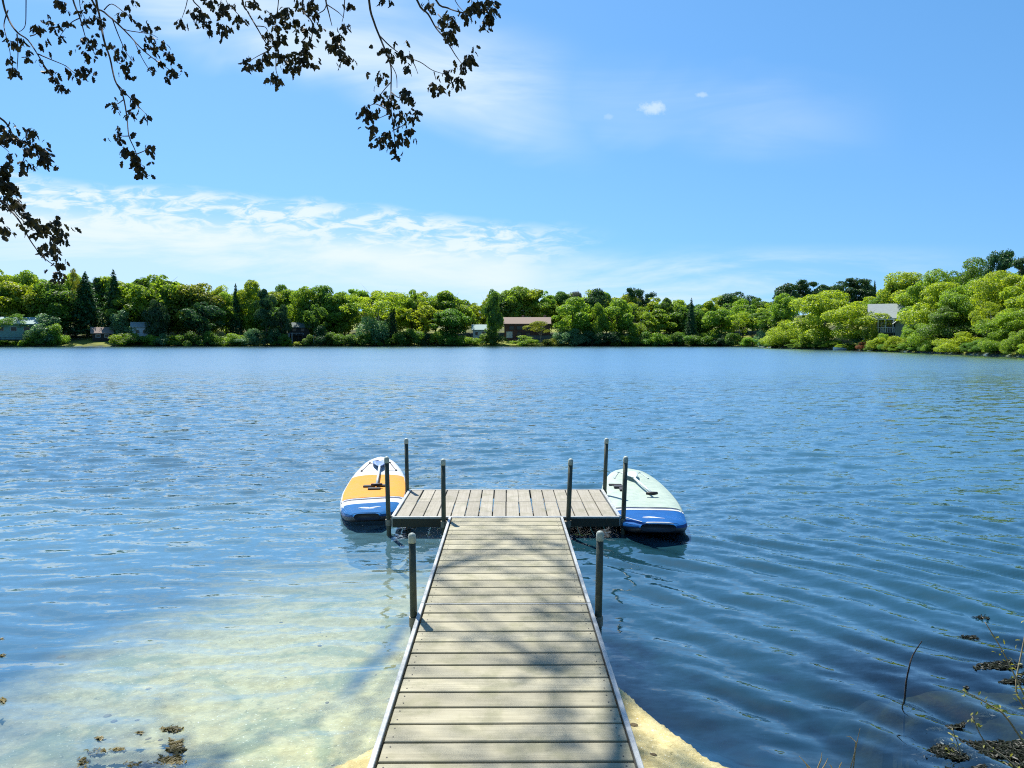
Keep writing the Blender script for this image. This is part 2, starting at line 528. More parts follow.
# ------------------------------------------------------------------ water
def build_water():
    d = [0.6]
    while d[-1] < 60:
        d.append(d[-1] * 1.0052)
    while d[-1] < 420:
        d.append(d[-1] * 1.02)
    d = np.array(d)
    u = np.concatenate([np.linspace(-6, -1.1, 40, endpoint=False), np.linspace(-1.1, 1.1, 460), np.linspace(1.1, 6, 41)[1:]])
    D, U = np.meshgrid(d, u, indexing='ij')
    X, Y = D * U, D - 1.2 + 0 * U
    Y = np.where(D < 2.0, Y, Y) 
    r = np.hypot(X, Y)
    th = np.arctan2(X, Y)
    wx = 0.5 * (fbm(X * 0.7, Y * 0.7, 3) - 0.5)
    wy = 0.5 * (fbm(X * 0.7 + 40, Y * 0.7 + 11, 3) - 0.5)
    XX, YY = X + wx, Y + wy

    def wave(ang, lam, amp, ph, sharp=0.25):
        kx, ky = math.cos(ang), math.sin(ang)
        p = 2 * PI / lam * (XX * kx + YY * ky) + ph
        return amp * (np.sin(p) + sharp * np.sin(2 * p + 0.6))

    near_right = smoothstep(0.3, 1.2, X) * smoothstep(10, 5.5, Y)
    near_left = smoothstep(0.2, -0.8, X) * smoothstep(9, 5, Y)
    openw = smoothstep(4.5, 11, Y)
    groups = 0.45 + 0.9 * fbm(X * 0.55 + 3, Y * 0.9 + 8, 3)
    h = near_right * groups * 1.9 * (wave(R(36), 0.40, 0.0062, 0.3) + wave(R(52), 0.29, 0.0024, 1.9) + wave(R(20), 0.63, 0.0035, 4.0) + wave(R(75), 0.17, 0.0009, 2.2))
    h = h + near_left * groups * (wave(R(84), 0.30, 0.0034, 0.9) + wave(R(97), 0.20, 0.0018, 2.7) + wave(R(70), 0.46, 0.0036, 5.0) + wave(R(105), 0.14, 0.0008, 1.0))
    ch = 0.4 + 1.1 * fbm(X * 0.8 + 13, Y * 1.1 + 4, 3)
    op = 0
    r2 = np.random.default_rng(5)
    for k in range(18):
        lam = 0.15 * (1.105 ** k) * (0.9 + 0.2 * r2.random())
        a = R(90 + r2.normal(0, 24) + 8)
        op = op + wave(a, lam, 0.0070 * lam, r2.random() * 6.28, 0.3)
    fade = smoothstep(75, 22, Y)
    h = h + openw * ch * op * fade
    calm = smoothstep(2, 24, far_r(th) - r)
    calm = np.where(X / np.maximum(Y, 1) > 0.34, calm, 0.55 + 0.45 * calm)
    V = np.stack([X, Y, h], -1).reshape(-1, 3)
    n, mm = D.shape
    i = np.arange(n - 1)[:, None]
    j = np.arange(mm - 1)[None, :]
    Q = np.stack([i * mm + j, i * mm + j + 1, (i + 1) * mm + j + 1, (i + 1) * mm + j], -1).reshape(-1, 4)
    chop = (0.048 + 0.030 * openw + 0.030 * smoothstep(14, 60, Y)) * calm
    depth = np.maximum(-terrain(X.ravel(), Y.ravel()), 0)
    murk = 1 - np.exp(-2.2 * depth)
    xf, yf = X.ravel(), Y.ravel()
    wob = fbm(xf * 1.1 + 9, yf * 1.1 + 2, 4) - 0.5
    wd = smoothstep(1.55, 2.0, xf + 0.35 * wob) * smoothstep(4.9, 4.0, yf + 0.6 * wob) * (xf < 9)
    murk = murk * (1 - 0.85 * wd)
    pale = smoothstep(0.3, -0.4, xf) * smoothstep(11, 6.5, yf) * np.exp(-1.2 * depth)
    dark = smoothstep(0.1, 0.8, xf) * smoothstep(12, 6, yf) + 0.0
    rgh = 0.04 + 0.07 * smoothstep(5, 12, yf) + 0.22 * smoothstep(12, 60, yf) * calm.ravel()
    # drop faces well outside the lake
    cx, cy = V[Q, 0].mean(1), V[Q, 1].mean(1)
    keep = (np.hypot(cx, cy) < far_r(np.arctan2(cx, cy)) + 12) & (near_d(cx, cy) > -2.0)
    Q = Q[keep]
    m, nt = new_mat('lake_water')
    t = NT(nt)
    g = t.n('ShaderNodeNewGeometry')
    p = g.outputs['Position']
    gust = t.noise(t.scale(p, (0.03, 0.09, 1)), 1.0, 4, 0.6)
    amp = t.math('MULTIPLY', t.n('ShaderNodeAttribute', attribute_name='chop').outputs['Fac'], t.mr(gust, 0.35, 0.65, 0.75, 1.25))
    s1 = t.noise(t.scale(p, (3.6, 7.5, 1)), 1.0, 2, 0.55, 0.3, color=True)
    s2 = t.noise(t.scale(p, (9.0, 17.0, 1)), 1.0, 2, 0.5, 0.3, color=True)
    sl = t.vmath('ADD', t.vmath('SUBTRACT', s1, (0.5, 0.5, 0.5)), t.n('ShaderNodeVectorMath', {0: t.vmath('SUBTRACT', s2, (0.5, 0.5, 0.5)), 'Scale': 0.7}, operation='SCALE').outputs[0])
    s0 = t.noise(t.scale(p, (0.9, 2.6, 1)), 1.0, 3, 0.6, 0.4, color=True)
    sl = t.vmath('ADD', sl, t.n('ShaderNodeVectorMath', {0: t.vmath('SUBTRACT', s0, (0.5, 0.5, 0.5)), 'Scale': t.mr(t.n('ShaderNodeSeparateXYZ', {0: p}).outputs[1], 12, 50, 0.2, 1.3)}, operation='SCALE').outputs[0])
    s3 = t.noise(t.scale(p, (22.0, 44.0, 1)), 1.0, 2, 0.5, 0.2, color=True)
    sl = t.vmath('ADD', sl, t.n('ShaderNodeVectorMath', {0: t.vmath('SUBTRACT', s3, (0.5, 0.5, 0.5)), 'Scale': 0.55}, operation='SCALE').outputs[0])
    sl = t.vmath('MULTIPLY', sl, (0.75, 1.3, 0.0))
    sl = t.n('ShaderNodeVectorMath', {0: sl, 'Scale': t.math('MULTIPLY', amp, 4.2)}, operation='SCALE').outputs[0]
    N = t.vmath('NORMALIZE', t.vmath('ADD', g.outputs['Normal'], sl))
    slg = t.n('ShaderNodeVectorMath', {0: sl, 'Scale': t.mr(t.n('ShaderNodeSeparateXYZ', {0: p}).outputs[1], 10, 60, 1.0, 0.45)}, operation='SCALE').outputs[0]
    Ng = t.vmath('NORMALIZE', t.vmath('ADD', g.outputs['Normal'], slg))
    cosi = t.math('ABSOLUTE', t.vmath('DOT_PRODUCT', N, g.outputs['Incoming']))
    fr = t.math('ADD', 0.085, t.math('MULTIPLY', 0.915, t.math('POWER', t.math('SUBTRACT', 1.0, cosi, clamp=True), 3.7)), clamp=True)
    tr = t.n('ShaderNodeBsdfTransparent', {'Color': (0.90, 0.97, 0.98, 1)})
    gl = t.n('ShaderNodeBsdfGlossy', {'Color': (1, 1, 1, 1), 'Roughness': t.n('ShaderNodeAttribute', attribute_name='rough').outputs['Fac'], 'Normal': Ng}, distribution='BECKMANN')
    A_ = lambda n_: t.n('ShaderNodeAttribute', attribute_name=n_).outputs['Fac']
    mk = t.n('ShaderNodeAttribute', attribute_name='murk').outputs['Fac']
    body = t.n('ShaderNodeBsdfDiffuse', {'Color': t.mix(A_('pale'), t.mix(A_('dark'), t.mix(t.mr(t.n('ShaderNodeSeparateXYZ', {0: p}).outputs[1], 6, 45), (0.030, 0.095, 0.130, 1), (0.080, 0.165, 0.205, 1)), (0.010, 0.046, 0.066, 1)), (0.13, 0.29, 0.36, 1))})  # lighter with distance: brighter sky reflection put into the body colour
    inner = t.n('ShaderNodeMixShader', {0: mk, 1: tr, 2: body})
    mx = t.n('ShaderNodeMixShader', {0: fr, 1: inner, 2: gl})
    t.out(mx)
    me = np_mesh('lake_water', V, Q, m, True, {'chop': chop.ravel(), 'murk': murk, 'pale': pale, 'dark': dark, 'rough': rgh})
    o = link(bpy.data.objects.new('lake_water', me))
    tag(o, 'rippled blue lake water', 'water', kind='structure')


build_water()

# ------------------------------------------------------------------ dock
DZ = 0.18
HW = 0.54
TY0, TY1, THW = 7.07, 8.40, 1.10


def plank_mat(name, ca, cb, along):
    """weathered composite board; grain runs along x (0) or y (1)"""
    m, nt = new_mat(name)
    t = NT(nt)
    g = t.n('ShaderNodeNewGeometry')
    p = t.n('ShaderNodeTexCoord').outputs['Object']
    off = t.n('ShaderNodeCombineXYZ', {0: t.math('MULTIPLY', g.outputs['Random Per Island'], 37.0), 1: t.math('MULTIPLY', g.outputs['Random Per Island'], 11.0), 2: 0.0}).outputs[0]
    pp = t.vmath('ADD', p, off)
    gs = (3.0, 70.0, 70.0) if along == 0 else (70.0, 3.0, 70.0)
    grain = t.noise(t.scale(pp, gs), 1.0, 4, 0.65)
    blot = t.noise(p, 5.5, 5, 0.62)
    spot = t.noise(p, 38, 3, 0.6)
    c = t.mix(t.mr(grain, 0.3, 0.7), c4(ca), c4(cb))
    c = t.mix(t.mr(g.outputs['Random Per Island'], 0, 1, 0.0, 0.6, False), c, c4([x * 0.72 for x in ca]))
    c = t.mix(t.mr(blot, 0.48, 0.66, 0, 0.45), c, c4([ca[0] * 0.62, ca[1] * 0.68, ca[2] * 0.58]))   # damp algae staining
    c = t.mix(t.mr(spot, 0.66, 0.74, 0, 0.5), c, c4([x * 0.45 for x in ca]))
    bp = t.n('ShaderNodeBump', {'Strength': 0.35, 'Distance': 0.003, 'Height': grain})
    b = t.n('ShaderNodeBsdfPrincipled', {'Base Color': c, 'Roughness': t.mr(blot, 0.3, 0.7, 0.6, 0.8), 'Specular IOR Level': 0.3, 'Normal': bp.outputs[0]})
    t.out(b)
    return m


M_walk = plank_mat('walkway_boards', (0.30, 0.275, 0.185), (0.40, 0.37, 0.255), 0)
M_plat = plank_mat('platform_boards', (0.27, 0.245, 0.19), (0.355, 0.328, 0.262), 1)
M_alu = simple('aluminium_trim', (0.40, 0.41, 0.39), 0.42, 0.25, 0.1, 18)
M_frame = simple('dock_frame', (0.032, 0.033, 0.020), 0.6, 0.1, 0.35, 7, 0.2)
M_post = simple('galvanised_post', (0.065, 0.075, 0.05), 0.5, 0.25, 0.3, 9, 0.1)
M_cap = simple('post_cap', (0.36, 0.41, 0.36), 0.55, 0, 0.12, 30)
M_screw = simple('screw_head', (0.05, 0.045, 0.04), 0.5, 0.6, 0.2, 50)
M_rust = simple('bracket_metal', (0.24, 0.22, 0.17), 0.6, 0.4, 0.3, 25)

dock = empty('dock', (0, 0, 0))
tag(dock, 'plank walkway dock running out to a T-shaped platform with eight dark posts', 'dock')
random.seed(3)


def walkway(y0, y1):
    n = round((y1 - y0 - 0.02) / 0.1535)
    st = (y1 - y0 - 0.02) / n
    mb = MB()
    for i in range(n):
        a = y0 + 0.01 + i * st
        dz = random.uniform(-0.0012, 0.0012)
        mb.box(-HW + 0.022, HW - 0.022, a + 0.0075, a + st - 0.0075, DZ - 0.026 + dz, DZ + dz, 0.0035)
    nf = len(mb.f)
    for i in range(n):
        a = y0 + 0.01 + i * st
        for xx in (-0.485, 0.485):
            for yy in (0.038, st - 0.038):
                q = Vector((xx + random.uniform(-.006, .006), a + yy + random.uniform(-.005, .005), DZ + 0.0018))
                mb.add([q + Vector((math.cos(w * PI / 3) * 0.004, math.sin(w * PI / 3) * 0.004, 0)) for w in range(6)], [list(range(6))])
    mesh_obj('walkway_deck', mb.v, mb.f, [M_walk, M_screw], dock, False, [0] * nf + [1] * (len(mb.f) - nf))
    rim = MB()
    for s in (-1, 1):
        rim.box(s * HW - 0.014, s * HW + 0.010, y0 + 0.003, y1 - 0.003, DZ - 0.10, DZ + 0.006, 0.003)
    rim.box(-HW + 0.018, HW - 0.018, y1 - 0.0135, y1 - 0.004, DZ - 0.08, DZ + 0.003, 0.001)
    rim.obj('edge_rail', M_alu, dock)
    fr = MB()
    for s in (-0.33, 0.0, 0.33):
        fr.box(s - 0.02, s + 0.02, y0 + 0.02, y1 - 0.02, DZ - 0.115, DZ - 0.030)
    for k in range(4):
        yy = y0 + 0.08 + k * (y1 - y0 - 0.16) / 3
        fr.box(-HW + 0.018, HW - 0.018, yy - 0.02, yy + 0.02, DZ - 0.112, DZ - 0.034)
    fr.obj('under_frame', M_frame, dock)


walkway(0.55, 2.29)
walkway(2.29, 4.71)
walkway(4.71, 7.055)
# platform
mb = MB()
n = 16
st = (2 * THW - 0.05) / n
for i in range(n):
    a = -THW + 0.025 + i * st
    ym = (TY0 + TY1) / 2 + 0.02
    o1 = random.uniform(-0.006, 0.006)
    for (ya, yb, oo) in ((TY0 + 0.035, ym - 0.004, 0), (ym + 0.004, TY1 - 0.03, o1)):
        dz = random.uniform(-0.001, 0.001)
        mb.box(a + 0.005 + oo, a + st - 0.005 + oo, ya, yb, DZ - 0.026 + dz, DZ + dz, 0.0035)
mb.obj('platform_deck', M_plat, dock)
rim = MB()
rim.box(-THW, THW, TY0, TY0 + 0.03, DZ - 0.016, DZ + 0.003, 0.002)
rim.box(-THW, THW, TY1 - 0.026, TY1, DZ - 0.10, DZ + 0.005, 0.003)
for s in (-1, 1):
    rim.box(s * THW - 0.016, s * THW + 0.016, TY0 + 0.034, TY1 - 0.03, DZ - 0.10, DZ + 0.006, 0.003)
rim.obj('platform_trim', M_alu, dock)
fa = MB()
fa.box(-THW + 0.004, THW - 0.004, TY0 + 0.006, TY0 + 0.028, DZ - 0.098, DZ - 0.0165, 0.002)
fa.obj('fascia', M_frame, dock)
fr = MB()
for s in (-0.9, -0.45, 0, 0.45, 0.9):
    fr.box(s - 0.02, s + 0.02, TY0 + 0.032, TY1 - 0.03, DZ - 0.115, DZ - 0.031)
fr.obj('under_frame', M_frame, dock)


def post(x, y, top, lean=(0, 0), rad=0.0225):
    zb = min(tz(x, y) - 0.15, -0.35)
    zt = DZ + top
    mb = MB()
    ax = lambda z: Vector((x + lean[0] * (z - DZ), y + lean[1] * (z - DZ), z))
    zs = [zb, DZ - 0.14, DZ, DZ + 0.15, zt - 0.055]
    mb.tube([ax(z) for z in zs], rad, 14)
    p = mb.obj('post', M_post, dock, True)
    cp = MB()
    zz = [zt - 0.062, zt - 0.058, zt - 0.018, zt - 0.006, zt]
    cp.tube([ax(z) for z in zz], [rad + 0.001, rad + 0.0025, rad + 0.0025, rad * 0.85, rad * 0.4], 14)
    cp.obj('cap', M_cap, p, True)
    br = MB()
    s = -1 if x > 0 else 1
    br.tube([ax(DZ - 0.088), ax(DZ - 0.028)], rad + 0.007, 14)
    if abs(x) < THW:
        br.box(x + (0.018 if s > 0 else -0.055), x + (0.055 if s > 0 else -0.018), y - 0.028, y + 0.028, DZ - 0.085, DZ - 0.031, 0.003)
    br.obj('bracket', M_rust, p)


post(-HW - 0.041, 4.56, 0.505, (-0.012, 0.0), 0.0225)
post(HW + 0.041, 4.56, 0.515, (0.014, 0.0), 0.0225)
post(-HW - 0.06, TY0 - 0.035, 0.575, (-0.005, 0))
post(HW + 0.06, TY0 - 0.035, 0.575, (0.035, 0))
post(-THW - 0.043, TY0 + 0.04, 0.585, (-0.02, 0))
post(THW + 0.043, TY0 + 0.04, 0.585, (0.03, 0))
post(-THW - 0.035, TY1 + 0.02, 0.590, (-0.01, 0))
post(THW + 0.035, TY1 + 0.02, 0.590, (0.03, 0))

# ------------------------------------------------------------------ paddle boards
M_white = simple('board_white', (0.52, 0.53, 0.53), 0.35, 0, 0.05, 8)
M_orange = simple('board_orange', (0.60, 0.215, 0.003), 0.8, 0, 0.08, 12)
M_blue = simple('board_blue', (0.003, 0.085, 0.25), 0.65, 0, 0.12, 9, spec=0.1)
M_blue2 = simple('board_deep_blue', (0.002, 0.075, 0.26), 0.65, 0, 0.1, 9, spec=0.1)
M_navy = simple('board_navy', (0.015, 0.03, 0.09), 0.5)
M_mint = simple('board_mint', (0.31, 0.38, 0.31), 0.5, 0, 0.06, 10)
M_belly = simple('board_belly', (0.03, 0.035, 0.045), 0.45)
M_black = simple('black_rubber', (0.012, 0.012, 0.014), 0.55)
M_shaft = simple('paddle_shaft', (0.55, 0.63, 0.64), 0.35, 0, 0.05, 20)
M_blade = simple('paddle_blade', (0.08, 0.16, 0.36), 0.45)


def halfwidth(t, hw, tail):
    """t 0 tail .. 1 nose"""
    t = np.asarray(t, float)
    w = np.where(t < 0.5, tail + (1 - tail) * np.sin(PI / 2 * np.clip(t / 0.5, 0, 1)) ** 0.9, np.sqrt(np.clip(1 - ((t - 0.5) / 0.5) ** 2.3, 0, 1)))
    w = w * np.where(t < 0.10, np.sqrt(np.clip(1 - ((0.10 - t) / 0.10) ** 2 * 0.62, 0, 1)), 1)
    return hw * w


def paddle_board(name, label, tail, nose, hw, thick, rock_n, rock_t, tail_w, mats):
    tail, nose = Vector(tail), Vector(nose)
    L = (nose - tail).length
    rz = math.atan2(-(nose - tail).x, (nose - tail).y)
    root = empty(name, tail, rz)
    tag(root, label, 'paddle board')
    zc = lambda t: rock_n * np.clip((np.asarray(t) - 0.55) / 0.45, 0, 1) ** 2.0 + rock_t * np.clip((0.25 - np.asarray(t)) / 0.25, 0, 1) ** 2 
    zbase = -0.012
    hull_v, hull_f, mi = [], [], []
    ts = np.concatenate([[0, 0.006, 0.015, 0.03], np.linspace(0.05, 0.95, 46), [0.965, 0.98, 0.99, 0.996, 0.9995]])
    NS = 20
    for t in ts:
        w = float(halfwidth(t, hw, tail_w))
        z0 = zbase + float(zc(t))
        th = thick * min(1.0, 0.55 + 6 * min(t, 1 - t))
        for k in range(NS):
            a = 2 * PI * k / NS
            ca, sa = math.cos(a), math.sin(a)
            e = 0.38
            px_ = w * math.copysign(abs(ca) ** e, ca)
            pz_ = th / 2 * math.copysign(abs(sa) ** 0.8, sa)
            hull_v.append((px_, t * L, z0 + thick / 2 + pz_))
    for i in range(len(ts) - 1):
        for k in range(NS):
            k2 = (k + 1) % NS
            hull_f.append([i * NS + k, i * NS + k2, (i + 1) * NS + k2, (i + 1) * NS + k])
            kk = k + 0.5
            if kk > NS / 2:
                mi.append(2)
            else:
                mi.append(1 if ts[i] < mats['railcut'] else 0)
    hull_f.append(list(range(NS)))
    mi.append(2)
    hull_f.append([(len(ts) - 1) * NS + k for k in range(NS)][::-1])
    mi.append(0)
    mesh_obj('hull', hull_v, hull_f, [mats['rail'], mats['railtail'], M_belly], root, True, mi)

    def top(t, u):
        """deck point; u in -1..1 across"""
        w = float(halfwidth(t, hw, tail_w))
        th = thick * min(1.0, 0.55 + 6 * min(t, 1 - t))
        a = math.acos(max(-1, min(1, math.copysign(abs(u) ** (1 / 0.38), u))))
        return Vector((w * u, t * L, zbase + float(zc(t)) + thick / 2 + th / 2 * math.sin(a) ** 0.8))

    def patch(nm, mat, f0, f1, um, lift, par, nt_=24, nu=14, uc=0.0):
        vs, fs = [], []
        for j in range(nu + 1):
            u = uc - um + 2 * um * j / nu
            for i in range(nt_ + 1):
                t = f0(u) + (f1(u) - f0(u)) * i / nt_
                q = top(t, u)
                vs.append(q + Vector((0, 0, lift)))
        for j in range(nu):
            for i in range(nt_):
                a = j * (nt_ + 1) + i
                fs.append([a, a + nt_ + 1, a + nt_ + 2, a + 1])
        return mesh_obj(nm, vs, fs, mat, par, True)

    return root, L, top, patch


# --- orange board
rootA, LA, topA, patchA = paddle_board('paddle_board', 'orange, white and blue paddle board floating left of the dock platform',
                                       (-1.385, 7.28, 0), (-1.76, 10.35, 0), 0.385, 0.125, 0.17, 0.085, 0.53,
                                       {'rail': M_white, 'railtail': M_blue, 'railcut': 0.19})
K = lambda v: (lambda u: v)
patchA('deck_pad', M_orange, lambda u: 0.335 + 0.02 * u, lambda u: 0.74 - 0.02 * abs(u) ** 2, 0.93, 0.003, rootA)
patchA('stripe', M_navy, lambda u: 0.303 + 0.02 * u, lambda u: 0.318 + 0.02 * u, 0.97, 0.003, rootA, 4)
patchA('tail_pad', M_blue, lambda u: 0.012, lambda u: 0.235 + 0.02 * u, 0.97, 0.003, rootA)
patchA('nose_band', M_white, lambda u: 0.80, lambda u: 0.96, 0.80, 0.002, rootA)


def ribbon(nm, mat, pts_tu, top, w, lift, par, L):
    """a narrow painted mark that follows deck points (t,u)"""
    mb = MB()
    P = [top(t, u) + Vector((0, 0, lift)) for t, u in pts_tu]
    vs, fs = [], []
    for i, p in enumerate(P):
        d = (P[min(i + 1, len(P) - 1)] - P[max(i - 1, 0)]).normalized()
        s = Vector((-d.y, d.x, 0)).normalized()
        ww = w[i] if isinstance(w, (list, tuple)) else w
        vs += [p + s * ww, p - s * ww]
    for i in range(len(P) - 1):
        fs.append([2 * i, 2 * i + 1, 2 * i + 3, 2 * i + 2])
    return mesh_obj(nm, vs, fs, mat, par)


ribbon('swoosh_logo', M_white, [(0.115, -0.42), (0.135, -0.25), (0.128, -0.1), (0.115, 0.02), (0.128, 0.12), (0.142, 0.26), (0.150, 0.40)], topA, [0.004, 0.02, 0.026, 0.012, 0.022, 0.018, 0.004], 0.007, rootA, LA)
ribbon('swoosh_logo', M_white, [(0.085, -0.30), (0.078, -0.05), (0.090, 0.22)], topA, [0.003, 0.012, 0.003], 0.007, rootA, LA)


def bungee(top, pts, par, mat=M_black):
    mb = MB()
    mb.tube([top(t, u) + Vector((0, 0, 0.008)) for t, u in pts], 0.004, 5)
    for t, u in pts:
        q = top(t, u)
        mb.tube([q + Vector((0, 0, 0.0)), q + Vector((0, 0, 0.014))], 0.013, 6)
    mb.obj('bungee_cord', mat, par)


bungee(topA, [(0.80, -0.70), (0.90, -0.55), (0.86, -0.1), (0.90, 0.55), (0.80, 0.70)], rootA)
cb = MB()
for (t, u, a, b_) in ((0.525, -0.20, 0.07, 0.022), (0.53, 0.20, 0.06, 0.022), (0.475, -0.02, 0.075, 0.02)):
    q = topA(t, u)
    cb.box(q.x - a, q.x + a, q.y - 0.035, q.y + 0.035, q.z + 0.002, q.z + b_ + 0.004, 0.008)
cb.obj('carry_handle', M_black, rootA)


def paddle(name, label, grip, blade_c, z0, mats, wide=True):
    """paddle lying on a deck from grip to blade (world points)"""
    grip, blade_c = Vector(grip), Vector(blade_c)
    d = blade_c - grip
    L = d.length
    root = empty(name, grip, math.atan2(-d.x, d.y))
    tag(root, label, 'paddle')
    root.rotation_euler = (0, 0, math.atan2(-d.x, d.y))
    tilt = math.asin((blade_c.z - grip.z) / L)
    Q = lambda y, dz=0, x=0: Vector((x, y * math.cos(tilt), y * math.sin(tilt) + dz))
    MB().tube([Q(0), Q(L * 0.86)], 0.0145, 10).obj('shaft', mats[0], root, True)
    g = MB()
    g.tube([Q(0, 0, -0.065), Q(-0.012, 0, -0.02), Q(-0.012, 0, 0.02), Q(0, 0, 0.065)], [0.015, 0.021, 0.021, 0.015], 8)
    g.obj('grip', M_black, root, True)
    # spoon blade
    vs, fs = [], []
    nL = 12
    for i in range(nL + 1):
        t = i / nL
        y = L * 0.80 + t * 0.34
        w = 0.016 + 0.085 * math.sin(PI * min(1, t * 0.62)) ** 1.1 if t < 0.999 else 0.05
        if t > 0.9:
            w *= math.sqrt(max(0.1, 1 - ((t - 0.9) / 0.1) ** 2 * 0.7))
        for k, x in enumerate((-1, -0.5, 0, 0.5, 1)):
            vs.append(Q(y, 0.006 + 0.012 * x * x, x * w))
        for k, x in enumerate((1, 0.5, 0, -0.5, -1)):
            vs.append(Q(y, -0.004 + 0.012 * x * x, x * w))
    m_ = 10
    for i in range(nL):
        for k in range(m_):
            k2 = (k + 1) % m_
            fs.append([i * m_ + k, i * m_ + k2, (i + 1) * m_ + k2, (i + 1) * m_ + k])
    fs.append(list(range(m_))[::-1])
    fs.append([nL * m_ + k for k in range(m_)])
    mesh_obj('blade', vs, fs, mats[1], root, True)


def deckpt(root, top, t, u, lift):
    q = top(t, u) + Vector((0, 0, lift))
    return Matrix.Translation(root.location) @ Matrix.Rotation(root.rotation_euler.z, 4, 'Z') @ q


paddle('paddle', 'paddle with a pale shaft and blue blade lying on the orange board',
       deckpt(rootA, topA, 0.50, 0.05, 0.045), deckpt(rootA, topA, 0.865, 0.02, 0.035), 0, (M_shaft, M_blade))

# --- blue and cream board
rootB, LB, topB, patchB = paddle_board('paddle_board', 'cream paddle board with a bright blue tail floating right of the dock platform',
                                       (1.42, 6.80, 0), (1.62, 9.85, 0), 0.42, 0.135, 0.08, 0.085, 0.64,
                                       {'rail': M_mint, 'railtail': M_blue2, 'railcut': 0.26})
patchB('deck_pad', M_mint, lambda u: 0.305, lambda u: 0.95, 0.93, 0.003, rootB)
patchB('stripe', M_navy, lambda u: 0.288, lambda u: 0.298, 0.97, 0.003, rootB, 4)
patchB('tail_band', M_white, lambda u: 0.262, lambda u: 0.282, 0.97, 0.003, rootB, 6)
patchB('tail_pad', M_blue2, lambda u: 0.022, lambda u: 0.258, 0.97, 0.003, rootB)
ribbon('swoosh_logo', M_white, [(0.125, -0.30), (0.130, -0.12), (0.120, 0.0), (0.110, 0.10), (0.095, 0.32)], topB, [0.004, 0.016, 0.026, 0.014, 0.003], 0.007, rootB, LB)
ribbon('swoosh_logo', M_white, [(0.105, -0.34), (0.102, -0.20), (0.108, -0.05)], topB, [0.003, 0.012, 0.003], 0.007, rootB, LB)
ribbon('pinstripe', M_white, [(0.20, -0.86), (0.15, -0.80), (0.08, -0.72), (0.03, -0.60)], topB, 0.006, 0.006, rootB, LB)
mb = MB()
mb.tube([topB(0.012, u) + Vector((0, -0.010, 0.002)) for u in (-0.62, -0.5, -0.2, 0.2, 0.5, 0.72)], [0.006, 0.013, 0.014, 0.014, 0.013, 0.006], 7)
mb.obj('tail_handle', M_white, rootB, True)
bungee(topB, [(0.80, -0.60), (0.89, -0.50), (0.84, 0.0), (0.89, 0.50), (0.80, 0.60)], rootB, M_shaft)
cb = MB()
for (t, u, a, b_, c) in ((0.635, -0.50, 0.055, 0.03, 0.05), (0.60, -0.42, 0.03, 0.025, 0.09), (0.68, -0.58, 0.08, 0.02, 0.02)):
    q = topB(t, u)
    cb.box(q.x - a, q.x + a, q.y - c, q.y + c, q.z + 0.002, q.z + b_, 0.008)
cb.obj('carry_handle', M_black, rootB)
paddle('paddle', 'pale paddle with black ends lying on the cream board with blue tail',
       deckpt(rootB, topB, 0.475, 0.30, 0.045), deckpt(rootB, topB, 0.80, -0.02, 0.045), 0, (M_shaft, M_shaft))
q0 = deckpt(rootB, topB, 0.79, -0.10, 0.03)

# ------------------------------------------------------------------ foliage prototypes
TONES = {
    'yellow-green': leaf_mat('leaf_yellow_green', (0.33, 0.42, 0.022), (0.22, 0.34, 0.028), 0.58),
    'bright green': leaf_mat('leaf_bright_green', (0.24, 0.38, 0.03), (0.15, 0.28, 0.028), 0.58),
    'mid-green': leaf_mat('leaf_mid_green', (0.13, 0.25, 0.028), (0.085, 0.19, 0.025), 0.55),
    'dark green': leaf_mat('leaf_dark_green', (0.05, 0.125, 0.035), (0.028, 0.08, 0.028), 0.35),
    'pale blue-green': leaf_mat('leaf_blue_green', (0.15, 0.29, 0.13), (0.09, 0.20, 0.09), 0.4),
    'tawny': leaf_mat('leaf_tawny', (0.25, 0.28, 0.03), (0.18, 0.23, 0.03), 0.5),
    'reddish-brown': leaf_mat('leaf_red', (0.30, 0.12, 0.05), (0.20, 0.09, 0.04), 0.4),
    'hazy grey': leaf_mat('leaf_grey', (0.16, 0.18, 0.16), (0.12, 0.14, 0.13), 0.3),
}
M_bark = simple('bark', (0.085, 0.07, 0.05), 0.9, 0, 0.4, 9, 0.3)
M_barkpale = simple('pale_bark', (0.26, 0.24, 0.19), 0.9, 0, 0.3, 9, 0.3)


def quads_from(P, Nrm, size, r, elong=1.0):
    """random quads (leaf clumps) at P with normals Nrm"""
    n = len(P)
    Nrm = Nrm / np.maximum(np.linalg.norm(Nrm, axis=1, keepdims=True), 1e-6)
    a = r.normal(size=(n, 3))
    a -= Nrm * (a * Nrm).sum(1, keepdims=True)
    a /= np.maximum(np.linalg.norm(a, axis=1, keepdims=True), 1e-6)
    b = np.cross(Nrm, a)
    s = size * (0.55 + 0.8 * r.random((n, 1)))
    a = a * s * elong
    b = b * s * (0.55 + 0.4 * r.random((n, 1)))
    k = Nrm * s * 0.18
    V = np.stack([P - a, P - b * 0.9 + k, P + a * 0.95, P + b + k * 0.5], 1).reshape(-1, 3)
    Q = np.arange(4 * n).reshape(n, 4)
    return V, Q


